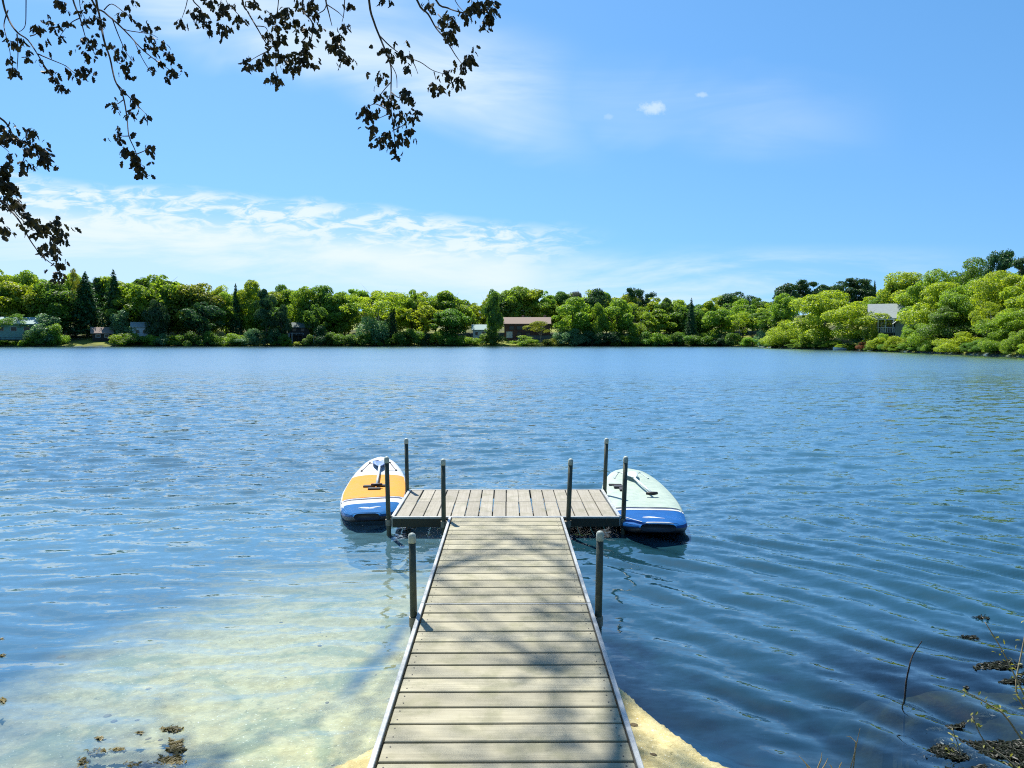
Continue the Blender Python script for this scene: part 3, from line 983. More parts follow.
def crown_broad(seed, n_leaf, leaf, low=0.16, squat=1.0, n_lobes=26, airy=0.0):
    r = np.random.default_rng(seed)
    C, Rd = [], []
    while len(C) < n_lobes:
        p = r.uniform(-1, 1, 3)
        if np.linalg.norm(p) > 1:
            continue
        z = low + (1 - low) * (p[2] * 0.5 + 0.5)
        env = math.sin(PI * min(1, max(0.0, ((z - low) / (1 - low)) * 0.86 + 0.10))) ** 0.65
        rr = 0.07 + 0.125 * r.random() ** 1.4
        C.append((p[0] * 0.40 * env, p[1] * 0.40 * env, min(0.93, max(low + 0.08, z * 0.93))))
        Rd.append(rr)
    C, Rd = np.array(C), np.array(Rd)
    pr_ = Rd ** 2 / (Rd ** 2).sum()
    idx = r.choice(len(C), n_leaf, p=pr_)
    d = r.normal(size=(n_leaf, 3))
    d /= np.linalg.norm(d, axis=1, keepdims=True)
    d[:, 2] = np.where((d[:, 2] < -0.3) & (r.random(n_leaf) < 0.6), -d[:, 2], d[:, 2])
    P = C[idx] + d * (Rd[idx] * (0.62 + 0.45 * r.random(n_leaf) ** 0.7))[:, None] * np.array([1.05, 1.05, 0.72 * squat])
    # cut gaps with a lumpy field
    fld = vnoise(P[:, 0] * 9 + seed, P[:, 2] * 9 + P[:, 1] * 7)
    keep = fld > 0.20 + airy
    P, d = P[keep], d[keep]
    Nn = d * 0.8 + r.normal(size=P.shape) * 0.55 + np.array([0, 0, 0.35])
    return quads_from(P, Nn, leaf, r)


def crown_conifer(seed, n_leaf, leaf):
    r = np.random.default_rng(seed)
    z = 0.08 + 0.92 * (1 - np.sqrt(r.random(n_leaf)))
    tier = (z * 15 + 0.3 * r.random(n_leaf)) % 1.0
    ang = r.random(n_leaf) * 2 * PI
    lob = 0.75 + 0.25 * np.sin(ang * 7 + np.floor(z * 15) * 2.1) + 0.12 * np.sin(ang * 3 + seed)
    rad = 0.5 * (1 - z) ** 0.8 * (1.0 - 0.45 * tier) * lob * (0.45 + 0.55 * r.random(n_leaf) ** 0.5)
    P = np.stack([rad * np.cos(ang), rad * np.sin(ang), z - 0.10 * rad], 1)
    Nn = np.stack([np.cos(ang) * 0.4, np.sin(ang) * 0.4, np.ones(n_leaf)], 1) + r.normal(size=P.shape) * 0.4
    return quads_from(P, Nn, leaf, r, 1.4)


def crown_pine(seed, n_leaf, leaf):
    r = np.random.default_rng(seed)
    C, Rd = [], []
    for k in range(40):
        z = r.uniform(0.28, 0.95)
        a = r.uniform(0, 2 * PI)
        q = r.uniform(0.05, 0.42) * (1.15 - 0.75 * z)/0.7
        C.append((q * math.cos(a), q * math.sin(a), z))
        Rd.append(r.uniform(0.08, 0.16))
    C, Rd = np.array(C), np.array(Rd)
    idx = r.choice(len(C), n_leaf)
    d = r.normal(size=(n_leaf, 3))
    d /= np.linalg.norm(d, axis=1, keepdims=True)
    P = C[idx] + d * (Rd[idx] * (0.4 + 0.6 * r.random(n_leaf)))[:, None] * np.array([1.15, 1.15, 0.55])
    Nn = d + np.array([0, 0, 0.6]) + r.normal(size=P.shape) * 0.5
    return quads_from(P, Nn, leaf, r, 1.2)


def crown_shrub(seed, n_leaf, leaf):
    r = np.random.default_rng(seed)
    C, Rd = [], []
    for k in range(20):
        a, q = r.uniform(0, 2 * PI), 0.36 * math.sqrt(r.random())
        z = r.uniform(0.12, 0.80) * (1 - 0.9 * (q / 0.5) ** 2)
        C.append((q * math.cos(a), q * math.sin(a), z + 0.02))
        Rd.append(r.uniform(0.10, 0.19))
    C, Rd = np.array(C), np.array(Rd)
    idx = r.choice(len(C), n_leaf, p=Rd ** 2 / (Rd ** 2).sum())
    d = r.normal(size=(n_leaf, 3))
    d /= np.linalg.norm(d, axis=1, keepdims=True)
    P = C[idx] + d * (Rd[idx] * (0.6 + 0.5 * r.random(n_leaf)))[:, None]
    P[:, 2] = np.maximum(P[:, 2], 0.01)
    Nn = d * 0.8 + r.normal(size=P.shape) * 0.55 + np.array([0, 0, 0.3])
    return quads_from(P, Nn, leaf, r)


def trunk_mesh(seed, top, r0, limbs, spread=0.33):
    rr = random.Random(seed)
    mb = MB()
    bend = (rr.uniform(-0.04, 0.04), rr.uniform(-0.04, 0.04))
    axis = lambda z: Vector((bend[0] * math.sin(z * 3), bend[1] * math.sin(z * 2.5), z))
    zs = [0, 0.04, 0.2, 0.4, 0.6, 0.8, 1.0]
    mb.tube([axis(z * top - (0.03 if z == 0 else 0)) for z in zs], [r0 * k for k in (1.5, 1.1, 0.95, 0.75, 0.55, 0.35, 0.1)], 7)
    for k in range(limbs):
        z = top * (0.30 + 0.6 * k / max(1, limbs))
        a = k * 2.4 + rr.uniform(-0.5, 0.5)
        ln = spread * rr.uniform(0.6, 1.0)
        p0 = axis(z)
        p1 = p0 + Vector((math.cos(a) * ln * 0.5, math.sin(a) * ln * 0.5, ln * 0.35))
        p2 = p0 + Vector((math.cos(a) * ln, math.sin(a) * ln, ln * 0.85))
        rz_ = r0 * (0.5 - 0.3 * k / max(1, limbs))
        mb.tube([p0, p1, p2], [rz_, rz_ * 0.7, rz_ * 0.2], 5)
    me = bpy.data.meshes.new('trunk')
    me.from_pydata([tuple(v) for v in mb.v], [], mb.f)
    me.materials.append(M_bark)
    me.polygons.foreach_set('use_smooth', [True] * len(me.polygons))
    return me


def cmesh(VQ):
    return np_mesh('crown', VQ[0], VQ[1], TONES['mid-green'], False)


PROTO = {
    'broad': [(cmesh(crown_broad(s, 13000, 0.0185, 0.12, 1.0, 34)), trunk_mesh(s, 0.75, 0.016, 7)) for s in (11, 12, 13, 14, 15)] + [(cmesh(crown_broad(s, 12000, 0.0175, l, q, m, ai)), trunk_mesh(s, 0.8, 0.016, 9)) for s, l, q, m, ai in ((16, 0.25, 0.8, 24, 0.10), (17, 0.08, 1.2, 44, 0.05), (18, 0.2, 0.9, 28, 0.13))],
    'broadnear': [(cmesh(crown_broad(s, 26000, 0.0122, 0.10, 1.0, 38, 0.02)), trunk_mesh(s, 0.75, 0.014, 9)) for s in (21, 22, 23, 24)],
    'airy': [(cmesh(crown_broad(s, 8000, 0.0125, 0.38, 0.8, 20, 0.16)), trunk_mesh(s, 0.85, 0.013, 11, 0.36)) for s in (31, 32)],
    'conifer': [(cmesh(crown_conifer(s, 7000, 0.017)), trunk_mesh(s, 0.95, 0.014, 0)) for s in (41, 42)],
    'pine': [(cmesh(crown_pine(s, 9000, 0.017)), trunk_mesh(s, 0.92, 0.014, 9, 0.25)) for s in (51, 52)],
    'shrub': [(cmesh(crown_shrub(s, 6500, 0.021)), trunk_mesh(s, 0.5, 0.02, 5, 0.4)) for s in (61, 62, 63)],
    'shrubnear': [(cmesh(crown_shrub(s, 15000, 0.0135)), trunk_mesh(s, 0.5, 0.016, 7, 0.4)) for s in (71, 72, 73)],
}
NAMES = {'broad': ('broadleaf_tree', 'tree'), 'broadnear': ('broadleaf_tree', 'tree'), 'airy': ('broadleaf_tree', 'tree'), 'conifer': ('conifer_tree', 'conifer'),
         'pine': ('pine_tree', 'pine'), 'shrub': ('shrub', 'shrub'), 'shrubnear': ('shrub', 'shrub')}
first_of = {}


def copy_tree(kind, var):
    """first use builds the thing, later ones copy it and its parts"""
    key = (kind, var)
    nm = NAMES[kind][0]
    if key not in first_of:
        root = empty(nm)
        cme, tme = PROTO[kind][var]
        c = link(bpy.data.objects.new('crown', cme), root)
        c.material_slots[0].link = 'OBJECT'
        link(bpy.data.objects.new('trunk', tme), root)
        first_of[key] = root
        return root
    src = first_of[key]
    root = src.copy()
    COL.objects.link(root)
    for ch in list(src.children):
        k = ch.copy()
        COL.objects.link(k)
        k.parent = root
    return root


def pxu(px):
    return (px - 506) / F


def shore(px):
    th = math.atan(pxu(px))
    return float(far_r(th)) * math.cos(th)


SKYL_X = [-250, -60, 0, 12, 30, 45, 60, 75, 100, 115, 130, 145, 157, 175, 190, 205, 220, 240, 256, 268, 280, 300, 320, 340, 360, 385, 410, 430, 450, 463, 474, 485, 500, 520, 540, 560, 580, 592, 610, 635, 650, 665, 680, 710, 730, 745, 755, 770, 780, 800, 830, 850, 870, 885, 895, 910, 930, 950, 965, 985, 1000, 1024, 1100, 1300]
SKYL_Y = [266, 268, 269, 273, 271, 277, 278, 274, 277, 276, 277, 274, 272, 275, 281, 283, 285, 287, 285, 287, 290, 288, 288, 292, 288, 286, 289, 288, 290, 297, 298, 290, 287, 287, 290, 292, 292, 289, 291, 290, 293, 296, 298, 297, 292, 292, 293, 298, 288, 284, 285, 282, 286, 292, 280, 275, 273, 268, 265, 263, 262, 264, 250, 225]

rt = random.Random(99)
items = []      # px, top, width px, kind, tone, row, extra distance
# trees one can pick out: (px, top y, width, kind, tone, row)
NAMED = [
    (4, 268, 34, 'broad', 'yellow-green', 'b'), (16, 281, 46, 'broad', 'yellow-green', 'm'), (32, 270, 26, 'broad', 'bright green', 'b'), (58, 284, 44, 'broad', 'mid-green', 'm'),
    (50, 313, 38, 'shrub', 'pale blue-green', 'f'), (79, 267, 14, 'airy', 'tawny', 'm'), (90, 274, 44, 'conifer', 'dark green', 'm'), (118, 272, 38, 'conifer', 'dark green', 'm'),
    (124, 309, 30, 'shrub', 'pale blue-green', 'f'), (159, 272, 54, 'broad', 'bright green', 'm'), (158, 298, 20, 'broad', 'dark green', 'f'), (200, 281, 46, 'broad', 'tawny', 'm'),
    (205, 300, 34, 'broad', 'dark green', 'f'), (238, 285, 20, 'conifer', 'dark green', 'm'), (252, 283, 26, 'broad', 'yellow-green', 'm'), (180, 286, 30, 'broad', 'mid-green', 'm'),
    (268, 287, 24, 'broad', 'dark green', 'f'), (285, 287, 20, 'broad', 'mid-green', 'b'), (306, 286, 28, 'broad', 'bright green', 'm'), (326, 288, 34, 'broad', 'mid-green', 'm'),
    (345, 291, 26, 'broad', 'bright green', 'm'), (378, 285, 56, 'airy', 'yellow-green', 'f'), (393, 295, 16, 'conifer', 'dark green', 'f'), (412, 287, 26, 'broad', 'bright green', 'm'),
    (425, 300, 32, 'broad', 'yellow-green', 'f'), (447, 289, 40, 'broad', 'bright green', 'm'), (450, 308, 34, 'broad', 'mid-green', 'f'), (372, 312, 34, 'shrub', 'pale blue-green', 'f'),
    (493, 287, 17, 'broad', 'mid-green', 'f'), (516, 286, 32, 'broad', 'bright green', 'b'), (543, 289, 24, 'broad', 'bright green', 'b'), (560, 291, 20, 'broad', 'mid-green', 'b'),
    (575, 286, 16, 'airy', 'hazy grey', 'b'), (573, 299, 34, 'broad', 'bright green', 'f'), (594, 288, 30, 'broad', 'dark green', 'm'), (598, 302, 14, 'broad', 'bright green', 'f'),
    (617, 301, 30, 'broad', 'bright green', 'f'), (634, 289, 24, 'pine', 'dark green', 'b'), (637, 317, 24, 'shrub', 'bright green', 'f'), (655, 307, 32, 'broad', 'bright green', 'f'),
    (666, 296, 22, 'broad', 'mid-green', 'm'), (678, 302, 20, 'broad', 'bright green', 'm'), (691, 299, 18, 'conifer', 'dark green', 'f'), (711, 299, 22, 'broad', 'yellow-green', 'm'),
    (734, 290, 30, 'broad', 'dark green', 'b'), (719, 308, 28, 'broad', 'bright green', 'f'), (740, 308, 28, 'airy', 'yellow-green', 'f'), (757, 296, 26, 'broad', 'mid-green', 'm'),
    (786, 282, 30, 'broad', 'dark green', 'B'), (803, 281, 28, 'pine', 'dark green', 'B'), (822, 283, 30, 'broad', 'dark green', 'B'), (840, 279, 30, 'broad', 'dark green', 'B'), (857, 279, 32, 'pine', 'dark green', 'B'), (866, 284, 22, 'broad', 'dark green', 'B'), (874, 281, 11, 'conifer', 'dark green', 'B'),
    (822, 287, 58, 'broadnear', 'yellow-green', 'f'), (786, 318, 40, 'shrubnear', 'yellow-green', 'f'), (860, 299, 54, 'broadnear', 'yellow-green', 'f'), (905, 273, 46, 'broadnear', 'yellow-green', 'b'),
    (884, 290, 40, 'broadnear', 'yellow-green', 'b'), (932, 271, 44, 'broadnear', 'bright green', 'm'), (952, 268, 36, 'broadnear', 'mid-green', 'b'), (972, 260, 40, 'broadnear', 'mid-green', 'b'),
    (1000, 252, 32, 'pine', 'dark green', 'b'), (1026, 258, 30, 'pine', 'dark green', 'b'), (944, 283, 54, 'broadnear', 'yellow-green', 'm'), (1004, 266, 52, 'broadnear', 'yellow-green', 'm'),
    (1030, 276, 48, 'broadnear', 'yellow-green', 'm'), (968, 278, 40, 'broadnear', 'bright green', 'm'), (990, 300, 26, 'airy', 'yellow-green', 'f'), (950, 306, 44, 'broadnear', 'mid-green', 'f'),
    (1012, 306, 44, 'broadnear', 'bright green', 'f'), (962, 330, 42, 'shrubnear', 'yellow-green', 's'), (1000, 330, 34, 'shrubnear', 'bright green', 's'), (1021, 326, 26, 'shrubnear', 'bright green', 's'),
    (928, 322, 30, 'shrubnear', 'bright green', 'f'), (914, 331, 20, 'shrubnear', 'yellow-green', 'f'), (898, 334, 24, 'shrubnear', 'yellow-green', 's'), (918, 337, 30, 'shrubnear', 'bright green', 's'),
    (918, 322, 20, 'broadnear', 'bright green', 'f'), (884, 331, 16, 'shrubnear', 'bright green', 'f'), (871, 319, 18, 'shrubnear', 'yellow-green', 'f'), (908, 322, 16, 'shrubnear', 'bright green', 'f'), (880, 335, 24, 'shrubnear', 'yellow-green', 's'), (866, 340, 18, 'shrubnear', 'reddish-brown', 's'), (862, 331, 20, 'shrubnear', 'pale blue-green', 'f'), (938, 338, 24, 'shrubnear', 'bright green', 's'),
    (805, 332, 26, 'shrubnear', 'bright green', 's'), (826, 335, 24, 'shrubnear', 'mid-green', 's'), (772, 330, 20, 'shrubnear', 'yellow-green', 's'), (980, 338, 22, 'shrubnear', 'mid-green', 's'),
    (317, 302, 20, 'broad', 'mid-green', 'f'), (283, 304, 16, 'broad', 'dark green', 'f'), (311, 334, 14, 'shrub', 'mid-green', 's'), (290, 338, 12, 'shrub', 'bright green', 's'), (300, 340, 12, 'shrub', 'yellow-green', 's'),
    (21, 313, 30, 'airy', 'mid-green', 'f'), (-4, 316, 26, 'airy', 'bright green', 'f'), (8, 338, 20, 'shrub', 'yellow-green', 's'), (34, 336, 18, 'shrub', 'bright green', 's'),
    (540, 318, 26, 'airy', 'tawny', 'f'), (566, 324, 22, 'shrub', 'pale blue-green', 'f'), (524, 335, 30, 'shrub', 'bright green', 's'), (553, 337, 20, 'shrub', 'tawny', 's'),
]
for a in NAMED:
    items.append(list(a))
# understory along the waterline
for px in range(-30, 765, 13):
    if px < 42 or 62 < px < 120 or 288 < px < 316 or 473 < px < 486 or 498 < px < 556:
        continue
    px2 = px + rt.uniform(-4, 4)
    items.append([px2, rt.uniform(322, 335), rt.uniform(16, 26), 'shrub', rt.choice(['dark green', 'mid-green', 'mid-green', 'bright green', 'bright green', 'pale blue-green']), 's'])
for px in range(1040, 1130, 22):
    items.append([px, rt.uniform(326, 336), rt.uniform(26, 34), 'shrubnear', rt.choice(['bright green', 'mid-green', 'yellow-green']), 's'])
for px in range(770, 1045, 8):
    items.append([px + rt.uniform(-3, 3), rt.uniform(338, 344) + (px - 770) / 255 * 3, rt.uniform(12, 20), 'shrubnear', rt.choice(['bright green', 'mid-green', 'yellow-green', 'mid-green']), 's'])
# middle and back rows close the wood
for px in np.arange(-70, 775, 15.0):
    px2 = px + rt.uniform(-4, 4)
    if not (290 < px2 < 312 or 485 < px2 < 568 or 470 < px2 < 488 or 92 < px2 < 116):
        items.append([px2, float(np.interp(px2, SKYL_X, SKYL_Y)) + rt.uniform(7, 20), rt.uniform(22, 34), rt.choice(['broad', 'broad', 'broad', 'airy']), rt.choice(['bright green', 'bright green', 'mid-green', 'yellow-green', 'mid-green']), 'm'])
for px in np.arange(-80, 790, 11.5):
    px2 = px + rt.uniform(-4, 4)
    items.append([px2, float(np.interp(px2, SKYL_X, SKYL_Y)) + rt.uniform(1, 8), rt.uniform(20, 32), rt.choice(['broad', 'broad', 'broad', 'broad', 'pine']), rt.choice(['bright green', 'mid-green', 'yellow-green', 'yellow-green', 'dark green']), 'b'])
for px in np.arange(880, 1190, 17.0):
    px2 = px + rt.uniform(-5, 5)
    items.append([px2, float(np.interp(px2, SKYL_X, SKYL_Y)) + rt.uniform(4, 14), rt.uniform(36, 52), 'broadnear', rt.choice(['bright green', 'mid-green', 'yellow-green', 'mid-green']), 'b'])
for px in np.arange(1045, 1190, 26.0):
    items.append([px, float(np.interp(px, SKYL_X, SKYL_Y)) + rt.uniform(20, 34), rt.uniform(50, 60), 'broadnear', rt.choice(['bright green', 'yellow-green']), 'm'])

OFF = {'s': 1.2, 'f': 5.5, 'm': 17.0, 'b': 34.0, 'B': 74.0}
ROWP = {'s': 'at the waterline', 'f': 'in the front row', 'm': 'in the middle row', 'b': 'in the back row', 'B': 'far behind'}
LMS = [('teal house', 19), ('dark-porched boathouse', 299), ('white cottage', 480), ('brown house', 528), ('white tent', 603), ('grey house', 893)]
ORD = ['first', 'second', 'third', 'fourth', 'fifth', 'sixth', 'seventh', 'eighth', 'ninth', 'tenth', 'eleventh', 'twelfth', 'thirteenth', 'fourteenth', 'fifteenth', 'sixteenth', 'seventeenth', 'eighteenth', 'nineteenth', 'twentieth', 'twenty-first', 'twenty-second', 'twenty-third', 'twenty-fourth', 'twenty-fifth', 'twenty-sixth', 'twenty-seventh', 'twenty-eighth', 'twenty-ninth', 'thirtieth', 'thirty-first', 'thirty-second', 'thirty-third', 'thirty-fourth', 'thirty-fifth', 'thirty-sixth', 'thirty-seventh', 'thirty-eighth', 'thirty-ninth', 'fortieth']
buckets = {}
for it in items:
    lm = min(LMS, key=lambda l: abs(l[1] - it[0]))
    side = 'right' if it[0] >= lm[1] else 'left'
    noun = NAMES[it[3]][1]
    buckets.setdefault((it[5], noun, lm[0], side), []).append((abs(it[0] - lm[1]), it))
SHAPE = {'broad': 'round-crowned', 'broadnear': 'billowing', 'airy': 'thin-crowned', 'conifer': 'spire-shaped', 'pine': 'open-crowned', 'shrub': 'bushy', 'shrubnear': 'bushy'}
for (row, noun, lmn, side), lst in buckets.items():
    lst.sort(key=lambda q: q[0])
    for i, (_d, it) in enumerate(lst):
        it.append(f"{it[4]} {SHAPE[it[3]]} {noun} {ROWP[row]}, {ORD[i]} to the {side} of the {lmn}")
GROUPS = {'tree': 'broadleaf trees around the lake', 'conifer': 'dark conifers on the far shore', 'pine': 'pines above the lake', 'shrub': 'shrubs along the far waterline'}
for it in items:
    px, top, wpx, kind, tone, row, label = it
    d = shore(px) + OFF[row] * (0.8 if px > 775 else 1.0) + rt.uniform(-1.5, 2.5) * (0.3 if row == 's' else 1)
    if px > 760 and row == 'B':
        d = 262 + rt.uniform(0, 12)
    x, y = pxu(px) * d, d
    z = tz(x, y) - 0.1
    h = (341 - top) * d / F + CAM_Z - z
    w = wpx * d / F
    h = max(h, 0.25 * w, 1.0)
    var = rt.randrange(len(PROTO[kind]))
    root = copy_tree(kind, var)
    root.location = (x, y, z)
    root.rotation_euler = (0, 0, rt.uniform(0, 6.28))
    k_ = 1.42 if kind in ('broad', 'broadnear') else 1.25
    root.scale = (w * k_, w * k_, h * 1.03)
    noun = NAMES[kind][1]
    tag(root, label, noun, GROUPS[noun])
    for ch in root.children:
        if ch.name.startswith('trunk') and kind in ('airy', 'broadnear') and row in ('f', 's'):
            ch.material_slots[0].link = 'OBJECT'
            ch.material_slots[0].material = M_barkpale
        if ch.name.startswith('crown'):
            ch.material_slots[0].link = 'OBJECT'
            ch.material_slots[0].material = TONES[tone]

# ------------------------------------------------------------------ houses
M_brown = simple('brown_siding', (0.12, 0.055, 0.04), 0.8, 0, 0.2, 3)
M_roofpink = simple('tan_shingle', (0.27, 0.20, 0.16), 0.9, 0, 0.15, 4)
M_glass = simple('window_glass', (0.02, 0.03, 0.04), 0.08, 0, 0.1, 2)
M_trim = simple('white_trim', (0.55, 0.57, 0.55), 0.6, 0, 0.05, 5)
M_bluegrey = simple('blue_grey_boards', (0.07, 0.11, 0.16), 0.8, 0, 0.2, 4)
M_greysid = simple('grey_shingle_wall', (0.13, 0.155, 0.15), 0.85, 0, 0.15, 3)
M_greyroof = simple('grey_roof', (0.27, 0.31, 0.305), 0.8, 0, 0.12, 3)
M_teal = simple('teal_siding', (0.22, 0.38, 0.34), 0.8, 0, 0.12, 3)
M_tealroof = simple('pale_teal_roof', (0.30, 0.42, 0.40), 0.8, 0, 0.12, 3)
M_wing = simple('wing_shingle', (0.17, 0.22, 0.20), 0.85, 0, 0.2, 3)
M_boatroof = simple('green_grey_roof', (0.075, 0.11, 0.10), 0.85, 0, 0.15, 3)
M_darkwood = simple('dark_wood', (0.035, 0.03, 0.025), 0.85, 0, 0.3, 4)
M_brick = simple('chimney_brick', (0.26, 0.15, 0.11), 0.9, 0, 0.25, 6)


def gable_house(name, label, px, dist, w, dep, eave, ridge, wallm, roofm, wins, rz=0.0, base=None, chimney=None, door=None, gable_front=False, cat='house', trim=M_trim):
    """house whose front (-y) faces the lake; w along x"""
    x, y = pxu(px) * dist, dist
    z = tz(x, y) if base is None else base
    root = empty(name, (x, y, z), rz + math.atan(pxu(px)) * -1.0)
    tag(root, label, cat)
    wl = MB()
    e, g = eave, ridge
    if not gable_front:
        wl.add([(-w / 2, -dep / 2, -1.5), (-w / 2, dep / 2, -1.5), (-w / 2, dep / 2, e), (-w / 2, 0, g - 0.12), (-w / 2, -dep / 2, e),
                (w / 2, -dep / 2, -1.5), (w / 2, dep / 2, -1.5), (w / 2, dep / 2, e), (w / 2, 0, g - 0.12), (w / 2, -dep / 2, e)],
               [[0, 1, 2, 3, 4], [9, 8, 7, 6, 5], [0, 4, 9, 5], [1, 6, 7, 2]])
    else:
        wl.add([(-w / 2, -dep / 2, -1.5), (w / 2, -dep / 2, -1.5), (w / 2, -dep / 2, e), (0, -dep / 2, g - 0.12), (-w / 2, -dep / 2, e),
                (-w / 2, dep / 2, -1.5), (w / 2, dep / 2, -1.5), (w / 2, dep / 2, e), (0, dep / 2, g - 0.12), (-w / 2, dep / 2, e)],
               [[0, 1, 2, 3, 4], [9, 8, 7, 6, 5], [0, 4, 9, 5], [1, 6, 7, 2]])
    wl.obj('wall', wallm, root)
    rf = MB()
    ov = 0.5
    th = 0.22
    if not gable_front:
        sl = (g - e) / (dep / 2)
        for s in (-1, 1):
            ye = s * (dep / 2 + ov)
            ze = e - sl * ov
            rf.add([(-w / 2 - ov, ye, ze), (w / 2 + ov, ye, ze), (w / 2 + ov, 0, g), (-w / 2 - ov, 0, g),
                    (-w / 2 - ov, ye, ze + th), (w / 2 + ov, ye, ze + th), (w / 2 + ov, 0, g + th), (-w / 2 - ov, 0, g + th)],
                   [[0, 1, 2, 3], [7, 6, 5, 4], [0, 4, 5, 1], [1, 5, 6, 2], [3, 7, 4, 0]])
    else:
        sl = (g - e) / (w / 2)
        for s in (-1, 1):
            xe = s * (w / 2 + ov)
            ze = e - sl * ov
            rf.add([(xe, -dep / 2 - ov, ze), (xe, dep / 2 + ov, ze), (0, dep / 2 + ov, g), (0, -dep / 2 - ov, g),
                    (xe, -dep / 2 - ov, ze + th), (xe, dep / 2 + ov, ze + th), (0, dep / 2 + ov, g + th), (0, -dep / 2 - ov, g + th)],
                   [[0, 1, 2, 3], [7, 6, 5, 4], [0, 4, 5, 1], [1, 5, 6, 2], [3, 7, 4, 0]])
    roof = rf.obj('roof', roofm, root)
    if chimney:
        for (cx, cy, ct) in chimney:
            MB().box(cx - 0.45, cx + 0.45, cy - 0.45, cy + 0.45, e, ct, 0.03).obj('chimney', M_brick, roof)
    for (wx, wz, ww, wh) in wins:
        fr = MB()
        y0 = -dep / 2 - 0.06
        t = 0.12
        fr.box(wx - ww / 2 - t, wx - ww / 2, y0 - 0.03, y0 + 0.05, wz, wz + wh)
        fr.box(wx + ww / 2, wx + ww / 2 + t, y0 - 0.03, y0 + 0.05, wz, wz + wh)
        fr.box(wx - ww / 2 - t, wx + ww / 2 + t, y0 - 0.03, y0 + 0.05, wz + wh, wz + wh + t)
        fr.box(wx - ww / 2 - t, wx + ww / 2 + t, y0 - 0.06, y0 + 0.05, wz - t, wz)
        f = fr.obj('window', trim, root)
        MB().box(wx - ww / 2 + 0.004, wx + ww / 2 - 0.004, y0, y0 + 0.04, wz + 0.004, wz + wh - 0.004).obj('pane', M_glass, f)
    if door:
        dx, dw, dh, dm = door
        dd = MB().box(dx - dw / 2, dx + dw / 2, -dep / 2 - 0.07, -dep / 2 - 0.005, 0, dh, 0.01).obj('door', dm, root)
        MB().box(dx + dw * 0.36, dx + dw * 0.42, -dep / 2 - 0.13, -dep / 2 - 0.072, dh * 0.45, dh * 0.5).obj('handle', M_darkwood, dd)
    return root


def railing(par, x0, x1, y, z, h, mat, n, name='railing', floor=None, depth=2.0):
    mb = MB()
    mb.box(x0, x1, y - 0.05, y + 0.05, z + h - 0.1, z + h)
    for i in range(n + 1):
        xx = x0 + (x1 - x0) * i / n
        mb.box(xx - 0.05, xx + 0.05, y - 0.04, y + 0.04, z, z + h - 0.102)
    mb.obj(name, mat, par)
    if floor:
        mb = MB()
        mb.box(x0, x1, y - 0.06, y + depth, z - 0.2, z - 0.003)
        for i in range(4):
            xx = x0 + 0.2 + (x1 - x0 - 0.4) * i / 3
            mb.box(xx - 0.1, xx + 0.1, y, y + 0.2, z - 3.5, z - 0.203)
        mb.obj('deck', floor, par)


# long brown house
hb = gable_house('lake_house', 'long brown lakeside house with a tan roof, seen between trees at mid-shore', 527, 273, 16.5, 8, 5.2, 7.4, M_brown, M_roofpink,
                 [(-5.6, 3.0, 1.6, 1.2), (-2.6, 3.0, 2.2, 1.2), (0.8, 3.0, 1.6, 1.2), (4.5, 3.0, 1.8, 1.2), (-2.8, 0.6, 1.4, 1.3), (0.4, 0.6, 1.4, 1.3)],
                 base=3.0, chimney=[(-1.5, 0.9, 8.3), (6.6, 0.9, 8.4)], door=(-6.4, 2.2, 2.3, M_trim), trim=M_darkwood)
railing(hb, -3.4, 8.4, -6.6, -0.2, 1.1, M_bluegrey, 12, floor=M_bluegrey, depth=2.5)
MB().box(-3.4, 8.4, -6.52, -6.45, -2.4, 0.75).obj('skirting', M_bluegrey, hb)
# grey gabled house
hg = gable_house('lake_house', 'grey gabled house with a pale roof and white porch above the right shore', 889, 150, 6.8, 6.5, 3.0, 5.6, M_greysid, M_greyroof,
                 [(-1.9, 0.7, 1.0, 1.3), (0.2, 0.7, 1.0, 1.3)], base=3.6, chimney=[(2.4, 0.6, 6.3)], door=(-0.9, 0.9, 2.0, M_trim))
wl = MB()
wl.add([(1.2, -5.6, -1.5), (5.6, -5.6, -1.5), (5.6, -5.6, 1.9), (3.4, -5.6, 3.75), (1.2, -5.6, 1.9), (1.2, -2.9, -1.5), (5.6, -2.9, -1.5), (5.6, -2.9, 1.9), (3.4, -2.9, 3.75), (1.2, -2.9, 1.9)],
       [[0, 1, 2, 3, 4], [9, 8, 7, 6, 5], [0, 4, 9, 5], [1, 6, 7, 2]])
wl.obj('wing_wall', M_wing, hg)
rf = MB()
for s in (-1, 1):
    xe, ze = 3.4 + s * 2.65, 1.52
    rf.add([(xe, -6.0, ze), (xe, -1.2, ze), (3.4, -1.2, 3.88), (3.4, -6.0, 3.88), (xe, -6.0, ze + .2), (xe, -1.2, ze + .2), (3.4, -1.2, 4.08), (3.4, -6.0, 4.08)],
           [[0, 1, 2, 3], [7, 6, 5, 4], [0, 4, 5, 1], [1, 5, 6, 2], [3, 7, 4, 0]])
rf.obj('wing_roof', M_greyroof, hg)
MB().tube([(0.7, -6.06, 1.55), (3.4, -6.06, 3.95), (6.1, -6.06, 1.55)], 0.11, 4).obj('barge_board', M_trim, hg)
railing(hg, -4.6, 1.1, -4.6, 0.0, 1.0, M_trim, 14, floor=M_greysid, depth=1.4)
pp = MB()
for i in range(4):
    xx = -3.2 + i * 1.35
    pp.box(xx - 0.09, xx + 0.09, -4.4, -4.22, 0, 2.45)
pp.box(-3.4, 1.0, -4.45, -4.17, 2.453, 2.7)
pp.obj('porch_posts', M_trim, hg)
